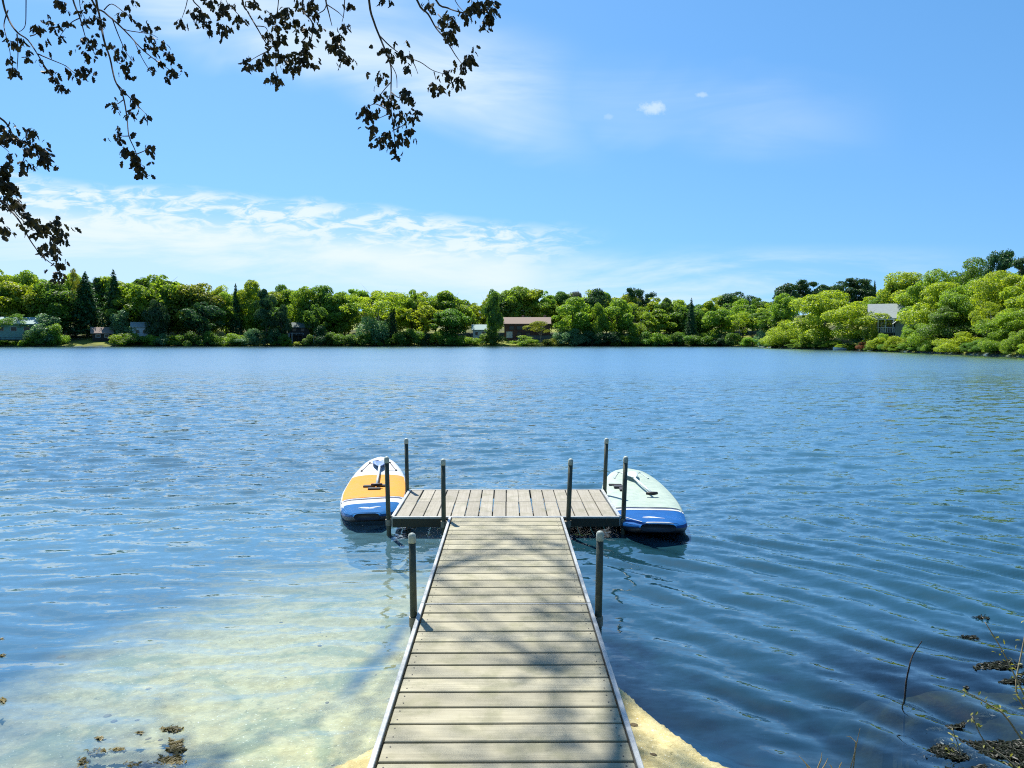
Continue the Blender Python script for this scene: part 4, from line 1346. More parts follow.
# boathouse with dark porch
bh = gable_house('boathouse', 'green-grey boathouse with a dark open porch and white beams at the waterline', 300, 267, 7.0, 6, 4.4, 5.9, M_darkwood, M_boatroof,
                 [(-1.6, 2.9, 1.2, 1.0), (1.2, 2.9, 1.2, 1.0)], base=2.4, trim=M_darkwood)
railing(bh, -3.4, 1.4, -4.9, 1.6, 0.7, M_trim, 2, floor=M_darkwood, depth=1.8)
pp = MB()
for xx in (-3.4, -2.4, 4.9):
    pp.box(xx - 0.12, xx + 0.12, -5.0, -4.76, -1.8, 2.3 if xx < 4 else 1.6)
pp.obj('porch_posts', M_trim, bh)
# white cottage with steps
wc = gable_house('cottage', 'small white cottage with steps down to the water, left of the brown house', 480, 268, 5.0, 5, 4.6, 6.2, M_trim, M_tealroof,
                 [(-1.2, 2.6, 0.9, 1.1), (1.3, 2.6, 0.9, 1.1)], base=1.4, door=(0.1, 0.9, 2.0, M_darkwood))
stp = MB()
for i in range(7):
    stp.box(-1.2, 1.2, -4.0 - i * 0.6 - 0.55, -4.0 - i * 0.6, -0.25 - i * 0.3, -0.05 - i * 0.3)
stp.obj('steps', M_trim, wc)
# cabin
gable_house('cabin', 'low dark cabin with a pinkish roof behind the lawn, between two dark conifers', 105, 257, 6.0, 5, 2.3, 4.0, M_darkwood, M_roofpink,
            [(-1.3, 0.8, 1.2, 0.8), (1.3, 0.8, 1.2, 0.8)], base=2.4)
gable_house('cabin', 'pale grey cabin half hidden by trees beside the round willow-like shrub', 143, 257, 5.2, 5, 3.2, 4.6, M_trim, M_greyroof,
            [(-1.0, 1.0, 1.0, 1.0), (1.2, 1.0, 1.0, 1.0)], base=3.6)
# teal house
th_ = gable_house('lake_house', 'long pale teal house with a dark raised deck at the left end of the shore', 14, 247, 17, 7, 4.6, 6.6, M_teal, M_tealroof,
                  [(-6, 2.2, 1.6, 1.3), (-2.5, 2.2, 1.6, 1.3), (1.0, 2.2, 1.6, 1.3), (4.6, 2.2, 1.6, 1.3)], base=3.0)
railing(th_, -9.5, 9.8, -8.2, -0.6, 0.7, M_darkwood, 14, floor=M_darkwood, depth=4.5)
# white tent
tx, ty = pxu(603) * 262, 262.0
tent = empty('tent', (tx, ty, tz(tx, ty)))
tag(tent, 'small white peaked tent among the trees right of the brown house', 'tent')
mb = MB()
mb.add([(-1.5, -1.5, 2.2), (1.5, -1.5, 2.2), (1.5, 1.5, 2.2), (-1.5, 1.5, 2.2), (0, 0, 3.3)], [[0, 1, 4], [1, 2, 4], [2, 3, 4], [3, 0, 4], [3, 2, 1, 0]])
mb.obj('canopy', M_trim, tent)
mb = MB()
for a in (-1.4, 1.4):
    for b in (-1.4, 1.4):
        mb.tube([(a, b, -0.5), (a, b, 2.2)], 0.05, 6)
mb.obj('frame', M_trim, tent)
# pale fence
fx, fy = pxu(240) * 258.5, 258.5
fence = empty('picket_fence', (fx, fy, tz(fx, fy)))
tag(fence, 'pale picket fence near the water left of the dark-porched boathouse', 'fence')
mb = MB()
for i in range(24):
    xx = -5.5 + i * 0.48
    mb.box(xx - 0.13, xx + 0.13, -0.03, 0.03, -0.2, 1.5)
mb.obj('pickets', M_trim, fence)
mb = MB()
for zz in (0.4, 1.1):
    mb.box(-5.7, 5.7, 0.032, 0.09, zz, zz + 0.12)
mb.obj('rails', M_trim, fence)

# rowing boat on the right shore
bx = pxu(843) * 152.5
boat = empty('rowing_boat', (bx, 152.5, 0.0), R(80))
tag(boat, 'small white rowing boat drawn up at the waterline below the grey house', 'boat')
vs, fs = [], []
NSEC = 13
for i in range(NSEC):
    t = i / (NSEC - 1)
    w = 0.72 * (math.sin(PI * (0.22 + 0.78 * t)) ** 0.6 if t < 0.999 else 0.02)
    sh = 0.42 + 0.22 * t * t
    for (a, zz) in ((-1, sh), (-0.85, 0.12), (-0.4, -0.08), (0.4, -0.08), (0.85, 0.12), (1, sh), (0.9, sh), (0.75, 0.14), (0.35, 0.0), (-0.35, 0.0), (-0.75, 0.14), (-0.9, sh)):
        vs.append((a * w, (t - 0.5) * 3.6, zz))
for i in range(NSEC - 1):
    for k in range(12):
        fs.append([i * 12 + k, i * 12 + (k + 1) % 12, (i + 1) * 12 + (k + 1) % 12, (i + 1) * 12 + k])
fs.append(list(range(12)))
mesh_obj('hull', vs, fs, M_trim, boat)
for yy in (-0.9, 0.35):
    MB().box(-0.6, 0.6, yy - 0.13, yy + 0.13, 0.30, 0.34).obj('thwart', M_darkwood, boat)

# ------------------------------------------------------------------ overhanging tree
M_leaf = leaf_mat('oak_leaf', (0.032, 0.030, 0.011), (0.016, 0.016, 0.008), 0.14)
M_twig = simple('twig_bark', (0.035, 0.028, 0.022), 0.9, 0, 0.3, 30)
oak = empty('oak_tree', (-3.6, -1.6, tz(-3.6, -1.6)))
tag(oak, 'dark young-leaved oak whose twigs hang into the top left of the sky', 'tree')
OL = Vector(oak.location)
ro = random.Random(17)


def leaf_shape(p, d, nrm, ln, wd):
    """lobed leaf: base p, axis d, returns verts, faces (a folded blade)"""
    s = d.cross(nrm).normalized()
    n = s.cross(d).normalized()
    prof = ((0.12, 0.10), (0.30, 0.42), (0.42, 0.26), (0.60, 0.50), (0.72, 0.30), (0.86, 0.30), (1.0, 0.0))
    mid = [p, p + d * ln * 0.3 - n * ln * 0.02, p + d * ln * 0.65 - n * ln * 0.08, p + d * ln - n * ln * 0.2]
    L_, R_ = [], []
    for t, w in prof[:-1]:
        q = p + d * ln * t - n * ln * 0.2 * t * t
        L_.append(q + s * w * wd + n * w * wd * 0.35)
        R_.append(q - s * w * wd + n * w * wd * 0.35)
    tip = p + d * ln - n * ln * 0.2
    base = p
    vs = [base] + L_ + [tip] + R_[::-1]
    c = len(L_)
    # two halves sharing the midrib
    rib = [p + d * ln * t - n * ln * 0.2 * t * t for t, w in prof[:-1]]
    o = len(vs)
    vs += rib
    fs = []
    fs.append([0, o, 1])
    fs.append([0, len(vs) - len(rib) - 1, o])
    for i in range(c - 1):
        fs.append([1 + i, o + i, o + i + 1, 2 + i])
        ri = len(L_) + 1 + 1 + (c - 1 - i) - 0
        fs.append([o + i, ri - 0 if False else (2 * c + 1 - i), 2 * c - i, o + i + 1])
    fs.append([c, o + c - 1, c + 1])
    fs.append([o + c - 1, c + 2, c + 1])
    return vs, fs


def cluster(mb, p, n, ln, droop=1.0):
    for k in range(n):
        a = ro.uniform(0, 2 * PI)
        d = Vector((math.cos(a) * ro.uniform(0.2, 0.8), math.sin(a) * ro.uniform(0.2, 0.8), -ro.uniform(0.25, 1.0) * droop)).normalized()
        nr = Vector((ro.uniform(-1, 1), ro.uniform(-1, 1), ro.uniform(-0.3, 1))).normalized()
        if abs(nr.dot(d)) > 0.9:
            nr = d.orthogonal()
        l = ln * ro.uniform(0.6, 1.25)
        q = p + Vector((ro.uniform(-1, 1), ro.uniform(-1, 1), ro.uniform(-1, 1))) * ln * 0.28
        v, f = leaf_shape(q, d, nr, l, l * ro.uniform(0.5, 0.75))
        mb.add(v, f)


def smooth_line(P, n=4):
    out = []
    for i in range(len(P) - 1):
        p0, p1, p2, p3 = P[max(i - 1, 0)], P[i], P[i + 1], P[min(i + 2, len(P) - 1)]
        for k in range(n):
            t = k / n
            out.append(0.5 * ((2 * p1) + (p2 - p0) * t + (2 * p0 - 5 * p1 + 4 * p2 - p3) * t * t + (3 * p1 - p0 - 3 * p2 + p3) * t ** 3))
    out.append(P[-1])
    return out


def L2(pts):
    return [p - OL for p in pts]


def spray(main, sides, knots, depth, dslope=0.0, r0=0.0062, ln=0.034):
    """one hanging branch: main twig traced in the photo, side twigs, leaf clusters (px,py,n)"""
    dd = lambda px, py: depth + dslope * (px - main[0][0]) / 100.0 + 0.10 * math.sin(px * 0.13 + py * 0.09)
    tw = MB()
    P = smooth_line([at(px, py, dd(px, py)) for px, py in main])
    tw.tube(L2(P), [r0 * (1 - 0.7 * i / (len(P) - 1)) for i in range(len(P))], 5)
    for sd_ in sides:
        Q = smooth_line([at(px, py, dd(px, py)) for px, py in sd_])
        tw.tube(L2(Q), [r0 * 0.55 * (1 - 0.6 * i / (len(Q) - 1)) for i in range(len(Q))], 4)
    b = tw.obj('branch', M_twig, oak, True)
    lf = MB()
    for px, py, n in knots:
        p = at(px, py, dd(px, py) + ro.uniform(-0.06, 0.06))
        cluster(lf, p - OL, int(n * 1.5), ln * 1.05)
        if n >= 5:       # petiole twigs
            for k in range(2):
                q = p + Vector((ro.uniform(-1, 1), ro.uniform(-1, 1), ro.uniform(-0.6, 0.9))) * 0.05
                cluster(lf, q - OL, max(2, n // 3), ln)
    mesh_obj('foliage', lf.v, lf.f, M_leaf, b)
    return P[0]


heads = []
# far left cluster
heads.append(spray([(-6, -60), (2, -4), (8, 18), (17, 32), (28, 40), (38, 55), (46, 68), (62, 88)],
                   [[(8, 10), (4, 24), (6, 36), (10, 52), (10, 60)], [(17, 34), (18, 52), (17, 70)], [(26, -30), (26, 8), (25, 26), (19, 32)], [(30, 36), (36, 34), (38, 28)], [(38, 54), (52, 60), (66, 66), (75, 73), (86, 72)]],
                   [(12, 42, 6), (22, 39, 6), (28, 50, 6), (35, 28, 6), (40, 44, 5), (27, 58, 4), (9, 58, 5), (15, 72, 7), (13, 67, 4), (50, 70, 6), (55, 78, 7), (61, 86, 7), (66, 68, 4), (75, 76, 5), (84, 68, 6), (84, 74, 5), (38, 26, 4), (48, 50, 3), (1, 28, 3)], 3.9))
# second cluster that ends in a dense spray
heads.append(spray([(70, -70), (92, 0), (104, 12), (118, 24), (130, 36), (143, 50), (158, 62), (170, 70)],
                   [[(118, 24), (126, 30), (150, 34), (158, 38)], [(134, 40), (142, 58), (152, 74)], [(104, 10), (112, 4), (126, 14), (136, 22)], [(143, 50), (156, 48), (170, 56)], [(112, 18), (118, 34), (126, 52), (134, 62)]],
                   [(128, 6, 6), (128, 14, 5), (120, 14, 4), (148, 28, 6), (152, 36, 6), (156, 28, 4), (145, 44, 5), (156, 48, 7), (164, 44, 7), (168, 54, 8), (173, 58, 8), (160, 62, 8), (171, 70, 7), (168, 78, 7), (174, 74, 5), (152, 66, 4), (138, 24, 4), (125, 66, 5), (128, 74, 6), (131, 62, 3), (120, 50, 5), (118, 56, 5), (113, 44, 4), (124, 44, 3)], 4.1, 0.05))
# long thin drop
heads.append(spray([(92, -60), (96, -2), (100, 18), (104, 40), (110, 58), (115, 80), (123, 96), (127, 118), (129, 136), (135, 150), (141, 168)],
                   [[(117, 84), (130, 98), (140, 108), (146, 114)], [(123, 100), (117, 104), (112, 102)], [(129, 136), (122, 136), (116, 134)], [(137, 154), (146, 150), (150, 146)]],
                   [(102, 22, 6), (103, 50, 5), (114, 104, 6), (117, 108, 4), (134, 96, 6), (135, 103, 4), (146, 115, 5), (129, 113, 5), (134, 132, 3), (115, 134, 5), (121, 139, 6), (126, 148, 6), (131, 152, 6), (134, 160, 7), (136, 156, 6), (149, 146, 6), (150, 150, 4), (141, 166, 8), (140, 172, 6), (143, 172, 4)], 3.7))
# small twigs between
heads.append(spray([(60, -60), (72, -4), (80, 18), (84, 32), (88, 46)], [[(80, 18), (72, 22), (66, 28), (60, 36)], [(80, -20), (80, 6), (86, 20)]],
                   [(58, 1, 6), (64, 3, 5), (66, 10, 5), (50, 22, 5), (54, 28, 5), (60, 24, 4), (61, 36, 4), (68, 22, 4), (82, 12, 6), (86, 20, 5), (85, 38, 6), (92, 40, 6), (93, 46, 5), (85, 52, 6), (87, 56, 5), (90, 4, 6), (95, 8, 4)], 4.3))
# left edge, upper
heads.append(spray([(-70, 70), (-30, 100), (0, 118), (8, 126), (14, 136), (26, 144), (40, 150)],
                   [[(26, 138), (27, 130), (32, 128)], [(-10, 138), (2, 146), (9, 152)], [(26, 152), (22, 164)]],
                   [(2, 126, 6), (7, 132, 6), (12, 138, 7), (19, 140, 6), (25, 142, 6), (30, 129, 5), (33, 132, 4), (34, 144, 7), (40, 148, 8), (45, 150, 8), (48, 157, 7), (42, 158, 8), (46, 164, 5), (38, 152, 7), (9, 154, 4), (24, 162, 5), (31, 165, 6), (5, 140, 5), (29, 150, 4)], 3.6))
# left edge, lower
heads.append(spray([(-80, 150), (-30, 190), (0, 201), (10, 210), (20, 222), (30, 240), (42, 256), (55, 266)],
                   [[(-10, 196), (8, 204), (18, 216), (28, 224), (42, 232), (56, 240)], [(0, 180), (10, 186), (18, 200), (26, 214)], [(55, 266), (58, 272)]],
                   [(2, 170, 8), (6, 176, 9), (10, 184, 9), (4, 188, 9), (14, 190, 9), (8, 196, 9), (15, 200, 10), (20, 206, 9), (12, 206, 8), (2, 204, 5), (3, 228, 7), (-2, 226, 7), (6, 230, 4), (24, 214, 7), (30, 220, 7), (34, 222, 7), (40, 226, 8), (46, 230, 8), (50, 222, 7), (55, 220, 7), (58, 228, 8), (63, 234, 8), (60, 240, 7), (54, 246, 7), (44, 244, 7), (42, 252, 6), (36, 232, 7), (52, 236, 6), (58, 256, 6), (60, 264, 7), (57, 272, 7), (58, 280, 4), (8, 164, 5), (66, 240, 4)], 3.5, 0.1))
# top centre, small hanging twigs
heads.append(spray([(200, -70), (196, -10), (193, 0), (200, 8), (202, 14)], [[(189, -20), (187, 2), (182, 18)], [(230, -30), (226, 0), (236, 10)], [(214, 2), (204, 4)]],
                   [(181, 20, 7), (180, 24, 4), (195, 14, 7), (201, 12, 6), (198, 17, 5), (203, 22, 4), (207, 25, 6), (210, 30, 6), (218, 22, 5), (222, 32, 7), (221, 26, 5), (225, 24, 4), (210, 2, 7), (214, 0, 5), (224, 8, 7), (226, 5, 6), (222, 12, 5)], 4.2))
heads.append(spray([(236, -70), (242, -2), (248, 12), (256, 26), (264, 40), (270, 50)],
                   [[(229, 4), (236, 12), (240, 16)], [(246, 6), (252, 10)], [(256, 26), (265, 27), (268, 32)], [(276, 56), (276, 70), (278, 76)], [(270, 50), (258, 56), (248, 62)], [(280, -20), (278, 6), (276, 20), (276, 40)]],
                   [(238, 16, 6), (242, 18, 6), (250, 1, 5), (254, 2, 4), (268, 18, 7), (272, 14, 6), (280, 12, 7), (285, 8, 7), (288, 14, 7), (282, 22, 8), (290, 24, 8), (278, 26, 6), (268, 33, 6), (270, 40, 6), (281, 36, 7), (282, 40, 6), (296, 20, 7), (297, 31, 4), (276, 46, 6), (264, 54, 7), (260, 60, 8), (258, 66, 7), (268, 60, 6), (280, 54, 7), (284, 60, 7), (289, 64, 7), (290, 68, 5), (245, 60, 5), (248, 65, 6), (275, 76, 6), (280, 80, 7), (268, 78, 4), (276, 82, 4), (292, 56, 5), (300, 3, 5)], 4.0))
heads.append(spray([(310, -70), (304, -10), (303, 10), (312, 22), (312, 36), (308, 48)], [[(325, -20), (326, 6), (318, 14), (312, 20)], [(312, 40), (300, 56), (298, 62)]],
                   [(310, 2, 8), (313, 8, 8), (315, 14, 8), (312, 26, 6), (306, 29, 7), (307, 34, 5), (315, 31, 4), (309, 42, 7), (306, 46, 6), (308, 50, 5), (306, 58, 7), (302, 62, 7), (311, 64, 7), (300, 58, 6), (297, 66, 4), (321, 28, 3)], 3.9))
heads.append(spray([(318, -60), (325, -4), (329, 14), (332, 26)], [[(326, 4), (338, 12), (344, 18)], [(345, -10), (344, 12), (342, 22)]],
                   [(331, 32, 7), (335, 38, 8), (339, 34, 7), (338, 44, 8), (334, 46, 7), (330, 46, 4), (342, 24, 5), (345, 60, 7), (342, 58, 5), (348, 58, 5), (349, 4, 6), (347, 26, 4), (340, 50, 5)], 4.1))
# the long hanging spray
heads.append(spray([(366, -70), (369, 0), (374, 22), (381, 40), (387, 55), (391, 68), (391, 88), (391, 108), (394, 132), (396, 152)],
                   [[(380, 36), (390, 46), (404, 56), (420, 62), (432, 70), (444, 74)], [(408, 56), (414, 64), (418, 74)], [(434, 72), (436, 80)], [(391, 82), (384, 90), (378, 98)], [(391, 92), (400, 98), (408, 92)], [(391, 112), (384, 116), (374, 120)], [(394, 130), (402, 126), (408, 120)], [(388, 60), (396, 74), (397, 88)], [(391, 112), (376, 104), (366, 108)]],
                   [(383, 48, 5), (388, 50, 5), (392, 54, 4), (400, 52, 6), (404, 58, 5), (407, 66, 5), (408, 70, 3), (446, 72, 6), (449, 76, 6), (432, 84, 6), (438, 86, 6), (442, 88, 5), (436, 92, 4), (459, 78, 7), (460, 84, 5), (377, 78, 5), (380, 72, 3), (384, 76, 3), (378, 96, 6), (384, 100, 7), (390, 102, 8), (390, 96, 6), (388, 108, 5), (408, 90, 6), (404, 96, 6), (409, 98, 4), (366, 110, 8), (369, 116, 8), (372, 112, 6), (364, 106, 4), (400, 112, 7), (402, 116, 5), (412, 118, 7), (418, 112, 5), (416, 114, 4), (396, 122, 7), (374, 126, 7), (372, 132, 5), (386, 132, 7), (381, 138, 7), (380, 144, 5), (400, 134, 7), (404, 138, 6), (408, 130, 6), (410, 132, 4), (394, 142, 6), (395, 150, 7), (396, 156, 4), (399, 140, 4)], 3.7, 0.15))
# right twigs
heads.append(spray([(400, -60), (417, 0), (428, 14), (436, 28), (446, 40), (456, 56), (462, 64)],
                   [[(436, 26), (444, 32), (450, 34)], [(427, -10), (430, 8)], [(438, 14), (448, 26)]],
                   [(430, 6, 6), (431, 10, 4), (441, 20, 6), (442, 24, 4), (453, 18, 6), (455, 24, 6), (452, 30, 7), (448, 34, 6), (454, 38, 5), (450, 36, 5), (464, 60, 7), (468, 56, 6), (472, 56, 5), (465, 66, 6), (471, 62, 5), (460, 70, 3), (449, 16, 4)], 3.9, 0.1))
heads.append(spray([(420, -50), (436, 0), (448, 8), (460, 12), (474, 14), (490, 8)],
                   [[(446, -20), (456, 2), (464, 12)], [(476, -20), (478, 4), (486, 12)]],
                   [(466, 14, 6), (467, 20, 4), (474, 4, 8), (480, 2, 8), (486, 8, 9), (481, 10, 8), (489, 14, 8), (490, 20, 6), (484, 22, 7), (482, 26, 5), (494, 8, 7), (495, 2, 7), (488, 0, 7), (492, 16, 5), (470, 8, 6), (381, 0, 5), (390, 0, 4)], 4.0, 0.1))

# trunk, limbs and the canopy above the picture
tk = MB()
tk.tube(L2([Vector(p) for p in ((-3.6, -1.6, 0.0), (-3.58, -1.6, 0.5), (-3.5, -1.5, 2.5), (-3.3, -1.3, 5.0), (-3.1, -0.9, 7.5), (-2.7, 0.2, 10.0))]), [0.42, 0.32, 0.27, 0.24, 0.18, 0.08], 12)
tk.obj('trunk', M_bark, oak, True)
LIMBS = [
    [(-3.42, -1.4, 3.6), (-3.6, 0.8, 4.4), (-3.5, 2.6, 4.5), (-3.2, 3.8, 4.3), (-3.05, 4.4, 3.9)],
    [(-3.35, -1.35, 4.6), (-2.9, 0.8, 5.2), (-2.4, 2.4, 5.2), (-1.6, 3.7, 4.9), (-0.7, 4.3, 4.6), (0.1, 4.5, 4.4)],
    [(-3.2, -1.1, 6.2), (-2.7, 1.5, 7.2), (-2.2, 4.5, 8.0), (-1.9, 7.5, 8.6), (-1.8, 9.8, 9.0)],
    [(-2.7, 1.5, 7.2), (-1.4, 3.6, 8.0), (-0.9, 6.0, 8.4), (-0.9, 8.6, 8.8)],
    [(-2.2, 4.5, 8.0), (-3.4, 6.5, 8.4), (-4.0, 8.6, 8.6)],
    [(-2.9, -0.5, 8.4), (-1.5, 1.6, 9.2), (-0.4, 4.8, 9.6), (-0.3, 7.6, 9.9)],
    [(-3.3, -1.3, 5.2), (-4.8, 0.6, 6.2), (-5.6, 2.6, 6.8)],
    [(-2.7, 0.2, 10.0), (-3.0, 4.0, 11.2), (-3.1, 7.5, 11.6), (-2.9, 10.5, 11.8), (-2.7, 13.4, 12.0)],
    [(-3.0, 4.0, 11.2), (-2.3, 7.0, 12.2), (-2.4, 10.0, 12.8), (-2.9, 12.6, 13.0)],
    [(-3.1, 7.5, 11.6), (-3.9, 9.4, 11.4), (-3.6, 11.8, 11.2)],
    [(-2.7, 0.2, 10.0), (-2.2, 3.6, 10.4), (-2.3, 7.0, 10.6), (-2.6, 9.8, 10.4)],
]
for k, pts in enumerate(LIMBS):
    P = smooth_line([Vector(p) for p in pts], 5)
    r0 = 0.13 if k == 2 else 0.10 if k < 7 else 0.035
    mb = MB()
    mb.tube(L2(P), [r0 * (1 - 0.82 * i / (len(P) - 1)) for i in range(len(P))], 8)
    twigs = []
    lf = MB()
    if k >= 2:
        for q in range(18 if k >= 7 else 40):
            if k >= 7:
                # twigs that hold their leaves between the sun and the dock
                hh = ro.uniform(9.5, 12.5)
                e = Vector((ro.uniform(-0.75, 0.75), ro.uniform(2.6, 7.2), DZ)) + S * (hh / S.z)
                p = min(P, key=lambda v_: (v_ - e).length)
                if (p - e).length > 3.0:
                    continue
                m_ = (p + e) / 2 + Vector((0, 0, 0.15))
                mb.tube(L2([p, m_, e]), [0.016, 0.010, 0.004], 5)
                for z in range(5):
                    f = ro.uniform(0.7, 1.0)
                    cluster(lf, p.lerp(e, f) + Vector((ro.uniform(-1, 1), ro.uniform(-1, 1), ro.uniform(-0.5, 0.5))) * 0.30 - OL, 5, 0.055)
                continue
            p = P[int(len(P) * (0.28 + 0.7 * ro.random())) if True else 0] if False else P[min(len(P) - 1, int(len(P) * (0.25 + 0.75 * ro.random())))]
            e = p + Vector((ro.uniform(-1, 1), ro.uniform(-0.9, 1.1), ro.uniform(-0.2, 0.6))) * 0.85
            m_ = (p + e) / 2 + Vector((0, 0, 0.1))
            # keep the canopy above the top of the picture
            if e.y > 0.5 and e.z < CAM_Z + 0.55 * e.y + 0.35:
                continue
            mb.tube(L2([p, m_, e]), [0.016, 0.010, 0.004], 5)
            for z in range(5 if k < 7 else 8):
                f = ro.uniform(0.35, 1.0)
                cluster(lf, p.lerp(e, f) + Vector((ro.uniform(-1, 1), ro.uniform(-1, 1), ro.uniform(-0.5, 0.5))) * 0.12 - OL, 7, 0.055)
    b = mb.obj('limb', M_bark, oak, True)
    if lf.v:
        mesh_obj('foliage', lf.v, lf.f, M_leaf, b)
# join each hanging branch up to the nearest limb
jn = MB()
lim_pts = [p for k in (0, 1) for p in smooth_line([Vector(q) for q in LIMBS[k]], 6)]
for h in heads:
    p = min(lim_pts, key=lambda q: (q - h).length)
    jn.tube(L2([p, (p + h) / 2 + Vector((0, 0, 0.12)), h]), [0.014, 0.010, 0.0065], 5)
jn.obj('twig', M_twig, oak, True)

# ------------------------------------------------------------------ shore plants
M_dry = simple('dry_stem', (0.26, 0.22, 0.13), 0.8, 0, 0.2, 20)
M_bud = leaf_mat('bud_leaf', (0.30, 0.30, 0.06), (0.20, 0.23, 0.04), 0.4)
M_weed = leaf_mat('waterweed', (0.010, 0.014, 0.004), (0.003, 0.005, 0.002), 0.1)
M_weedl = leaf_mat('waterweed_pale', (0.22, 0.18, 0.045), (0.09, 0.08, 0.02), 0.2)
rs = random.Random(5)

# shrub with pale twigs at the right-hand bank
sx_, sy_ = 2.36, 2.75
shr = empty('bank_shrub', (sx_, sy_, tz(sx_, sy_)))
tag(shr, 'bare pale-twigged shrub with yellow-green buds at the near right bank', 'shrub')
SB = Vector(shr.location)
st_ = MB()
bd = MB()
BR = [
    [(1060, 800), (1040, 730), (1018, 682), (1002, 650), (985, 622)],
    [(1050, 790), (1030, 720), (1016, 690), (1022, 650), (1030, 610)],
    [(1055, 795), (1010, 722), (988, 704), (962, 690)],
    [(1050, 800), (1008, 760), (985, 742), (972, 716)],
    [(1030, 810), (1000, 790), (968, 772), (960, 750), (952, 728)],
    [(930, 776), (938, 766), (950, 752)],
]
for i, b in enumerate(BR):
    dep = 2.85 + 0.07 * i
    P = smooth_line([at(px, py, dep + 0.04 * k) for k, (px, py) in enumerate(b)], 4)
    st_.tube([SB * 0 + (Vector((rs.uniform(-0.05, 0.05), rs.uniform(-0.05, 0.05), -0.05)) if i < 5 else P[0] - SB)] + [p - SB for p in P], [0.008] + [0.0055 * (1 - 0.7 * k / len(P)) for k in range(len(P))], 5)
    for k in range(3, len(P)):
        if rs.random() < 0.5:
            for z in range(3):
                q = P[k] - SB + Vector((rs.uniform(-1, 1), rs.uniform(-1, 1), rs.uniform(-1, 1))) * 0.018
                d = Vector((rs.uniform(-1, 1), rs.uniform(-1, 1), rs.uniform(-0.2, 1))).normalized()
                v, f = leaf_shape(q, d, Vector((rs.uniform(-1, 1), rs.uniform(-1, 1), 1)), 0.022, 0.010)
                bd.add(v, f)
st_.obj('stem', M_dry, shr, True)
mesh_obj('foliage', bd.v, bd.f, M_bud, shr)


def grass_tuft(label, px, py, blades, depth):
    b = at(px, py, depth)
    gx, gy = b.x, b.y
    root = empty('grass_tuft', (gx, gy, tz(gx, gy)))
    tag(root, label, 'grass', 'grass tufts at the near water edge')
    B = Vector(root.location)
    mb = MB()
    for (x1, y1, x2, y2) in blades:
        p0, p2 = at(x1, y1, depth), at(x2, y2, depth + rs.uniform(-0.05, 0.05))
        pm = (p0 + p2) / 2 + Vector((rs.uniform(-0.01, 0.01), 0, 0.01))
        mb.tube([Vector((rs.uniform(-.015, .015), rs.uniform(-.015, .015), -0.02)), p0 - B, pm - B, p2 - B], [0.003, 0.003, 0.0025, 0.0008], 4)
    mb.obj('blade', M_dry, root)


grass_tuft('three dry grass blades at the bottom edge, right of the sand spit', 815, 775, [(814, 772, 799, 756), (816, 772, 822, 752), (819, 774, 828, 758), (812, 775, 806, 764)], 3.05)
grass_tuft('single tall thin dark stem standing in the water near the bottom edge', 852, 775, [(850, 770, 860, 728), (856, 742, 846, 736)], 3.1)
grass_tuft('short dry blade bunch at the bottom edge between two grass tufts', 836, 778, [(834, 772, 829, 764), (838, 774, 842, 762)], 3.0)

# bent twig standing in the water
tw0 = on(905, 694)
twig = MB()
base = Vector((tw0.x, tw0.y, 0))
pts = [Vector((0, 0, tz(tw0.x, tw0.y))), Vector((0, 0, 0.0)), at(909, 668, tw0.y) - base, at(913, 655, tw0.y + 0.02) - base, at(922, 641, tw0.y + 0.02) - base]
pts[0].z = max(pts[0].z, -0.4)
twig.tube(smooth_line(pts, 3), [0.006 - 0.0003 * k for k in range(13)], 5)
tg = twig.obj('twig', M_twig)
tg.location = base
tag(tg, 'thin bent twig sticking up out of the water off the right bank', 'twig')


def weeds(name, label, spots, mat, seed, z0, z1):
    """mat of weed at and just under the surface: (px, py, rx, ry, n)"""
    r = np.random.default_rng(seed)
    Ps = []
    for sp_ in spots:
        if sp_ == 'mat':
            mx_, my_ = r.uniform(870, 1060, 90000), r.uniform(646, 800, 90000)
            edge_ = 958 - (my_ - 650) * 0.26 + 70 * (fbm(my_ * 0.05, my_ * 0 + 3.0, 3) - 0.5)
            band_ = fbm(mx_ * 0.010 + 4, (my_ + 0.10 * mx_) * 0.085, 3)
            ok_ = (mx_ > edge_) & (band_ > 0.50 - 0.08 * smoothstep(690, 770, my_))
            for u_, v_ in zip(mx_[ok_], my_[ok_]):
                q = on(u_, v_)
                Ps.append((q.x, q.y, r.uniform(z0, z1)))
            continue
        px, py, rx, ry, n_ = sp_
        ang = r.random(n_) * 6.283
        rr_ = np.sqrt(r.random(n_)) * (0.8 + 0.25 * np.sin(ang * 5 + px) + 0.15 * np.sin(ang * 11))
        a = np.stack([rr_ * np.cos(ang), rr_ * np.sin(ang)], 1)
        for u_, v_ in a:
            q = on(px + u_ * rx, py + v_ * ry)
            Ps.append((q.x, q.y, r.uniform(z0, z1)))
    P = np.array(Ps)
    Nn = np.array([0, 0, 1.0]) + r.normal(size=P.shape) * 0.16
    V, Q = quads_from(P, Nn, 0.0075, r, 2.0)
    me = np_mesh(name, V, Q, mat, False)
    o = link(bpy.data.objects.new(name, me))
    tag(o, label, 'waterweed', kind='stuff')


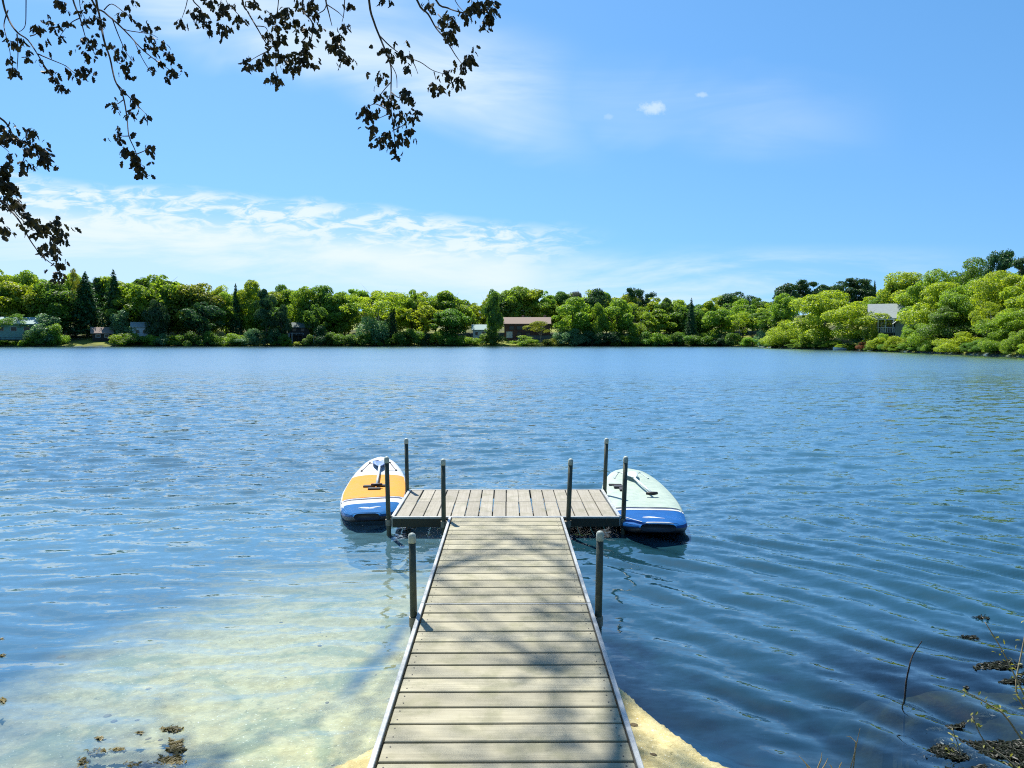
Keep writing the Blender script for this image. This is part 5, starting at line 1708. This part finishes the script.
weeds('waterweed', 'dark olive waterweed mat lying under the ripples by the right bank',
      [(968, 637, 12, 2.5, 200), (983, 617, 12, 2.5, 160), 'mat'], M_weed, 3, -0.016, 0.003)
weeds('waterweed', 'brown-green waterweed patches in the left shallows',
      [(176, 748, 9, 9, 700), (170, 762, 16, 7, 700), (172, 729, 12, 3, 160), (98, 752, 12, 4, 120), (118, 750, 9, 1.6, 90), (140, 765, 16, 3, 160), (84, 762, 6, 6, 90), (100, 738, 5, 1.6, 40), (140, 733, 3, 1.4, 30), (1, 640, 3, 2, 30), (3, 655, 4, 2, 30), (2, 700, 5, 2.5, 40)], M_weedl, 4, -0.010, 0.005)


def scatter_bed(name, label, n_, size, mat, seed, flat, area):
    """small stones or fallen leaves lying on the sand of the shallows and the spit"""
    r = np.random.default_rng(seed)
    x0, x1, y0, y1 = area
    x, y = r.uniform(x0, x1, n_), r.uniform(y0, y1, n_)
    k_ = vnoise(x * 2.1 + seed, y * 2.1) + 0.3 * r.random(n_)
    keep = k_ > 0.55
    x, y = x[keep], y[keep]
    z = terrain(x, y)
    V, Q = [], []
    sz = size * (0.4 + 1.2 * r.random(len(x)) ** 2)
    for i in range(len(x)):
        a = r.uniform(0, 6.28)
        ca, sa = math.cos(a), math.sin(a)
        e = r.uniform(0.6, 1.0)
        b = len(V)
        base = ((1, 0), (0.5, e), (-0.6, e * 0.9), (-1, 0), (-0.4, -e), (0.6, -e * 0.9))
        for px_, py_ in base:
            V.append((x[i] + (px_ * ca - py_ * sa) * sz[i], y[i] + (px_ * sa + py_ * ca) * sz[i], z[i] - 0.001 + flat * sz[i] * 0.3))
        for px_, py_ in base:
            V.append((x[i] + (px_ * ca - py_ * sa) * sz[i] * 0.6, y[i] + (px_ * sa + py_ * ca) * sz[i] * 0.6, z[i] + flat * sz[i] * r.uniform(0.7, 1.0)))
        Q += [[b + 6 + q for q in range(6)]] + [[b + q, b + (q + 1) % 6, b + 6 + (q + 1) % 6, b + 6 + q] for q in range(6)]
    o = mesh_obj(name, V, Q, mat)
    tag(o, label, name, kind='stuff')


def bits_mat(name, ca, cb):
    m, nt = new_mat(name)
    t = NT(nt)
    c = t.mix(t.n('ShaderNodeNewGeometry').outputs['Random Per Island'], c4(ca), c4(cb))
    t.out(t.n('ShaderNodeBsdfPrincipled', {'Base Color': c, 'Roughness': 0.75}))
    return m


scatter_bed('leaf_litter', 'brown sunken leaves scattered over the sandy shallows', 130, 0.017, bits_mat('dead_leaf', (0.10, 0.065, 0.025), (0.26, 0.19, 0.07)), 9, 0.25, (-3.4, 0.95, 2.2, 6.0))


# ------------------------------------------------------------------ output
vs_ = scene.view_settings
vs_.view_transform = 'Standard'
vs_.look = 'None'
vs_.exposure = 0.92
vs_.gamma = 1.0
vs_.use_curve_mapping = False
scene.render.engine = 'CYCLES'
scene.cycles.max_bounces = 10
scene.cycles.diffuse_bounces = 6
scene.cycles.filter_width = 1.1
scene.cycles.transparent_max_bounces = 16
scene.cycles.caustics_reflective = False
scene.cycles.caustics_refractive = False
scene.cycles.sample_clamp_indirect = 3.0
scene.cycles.use_denoising = False
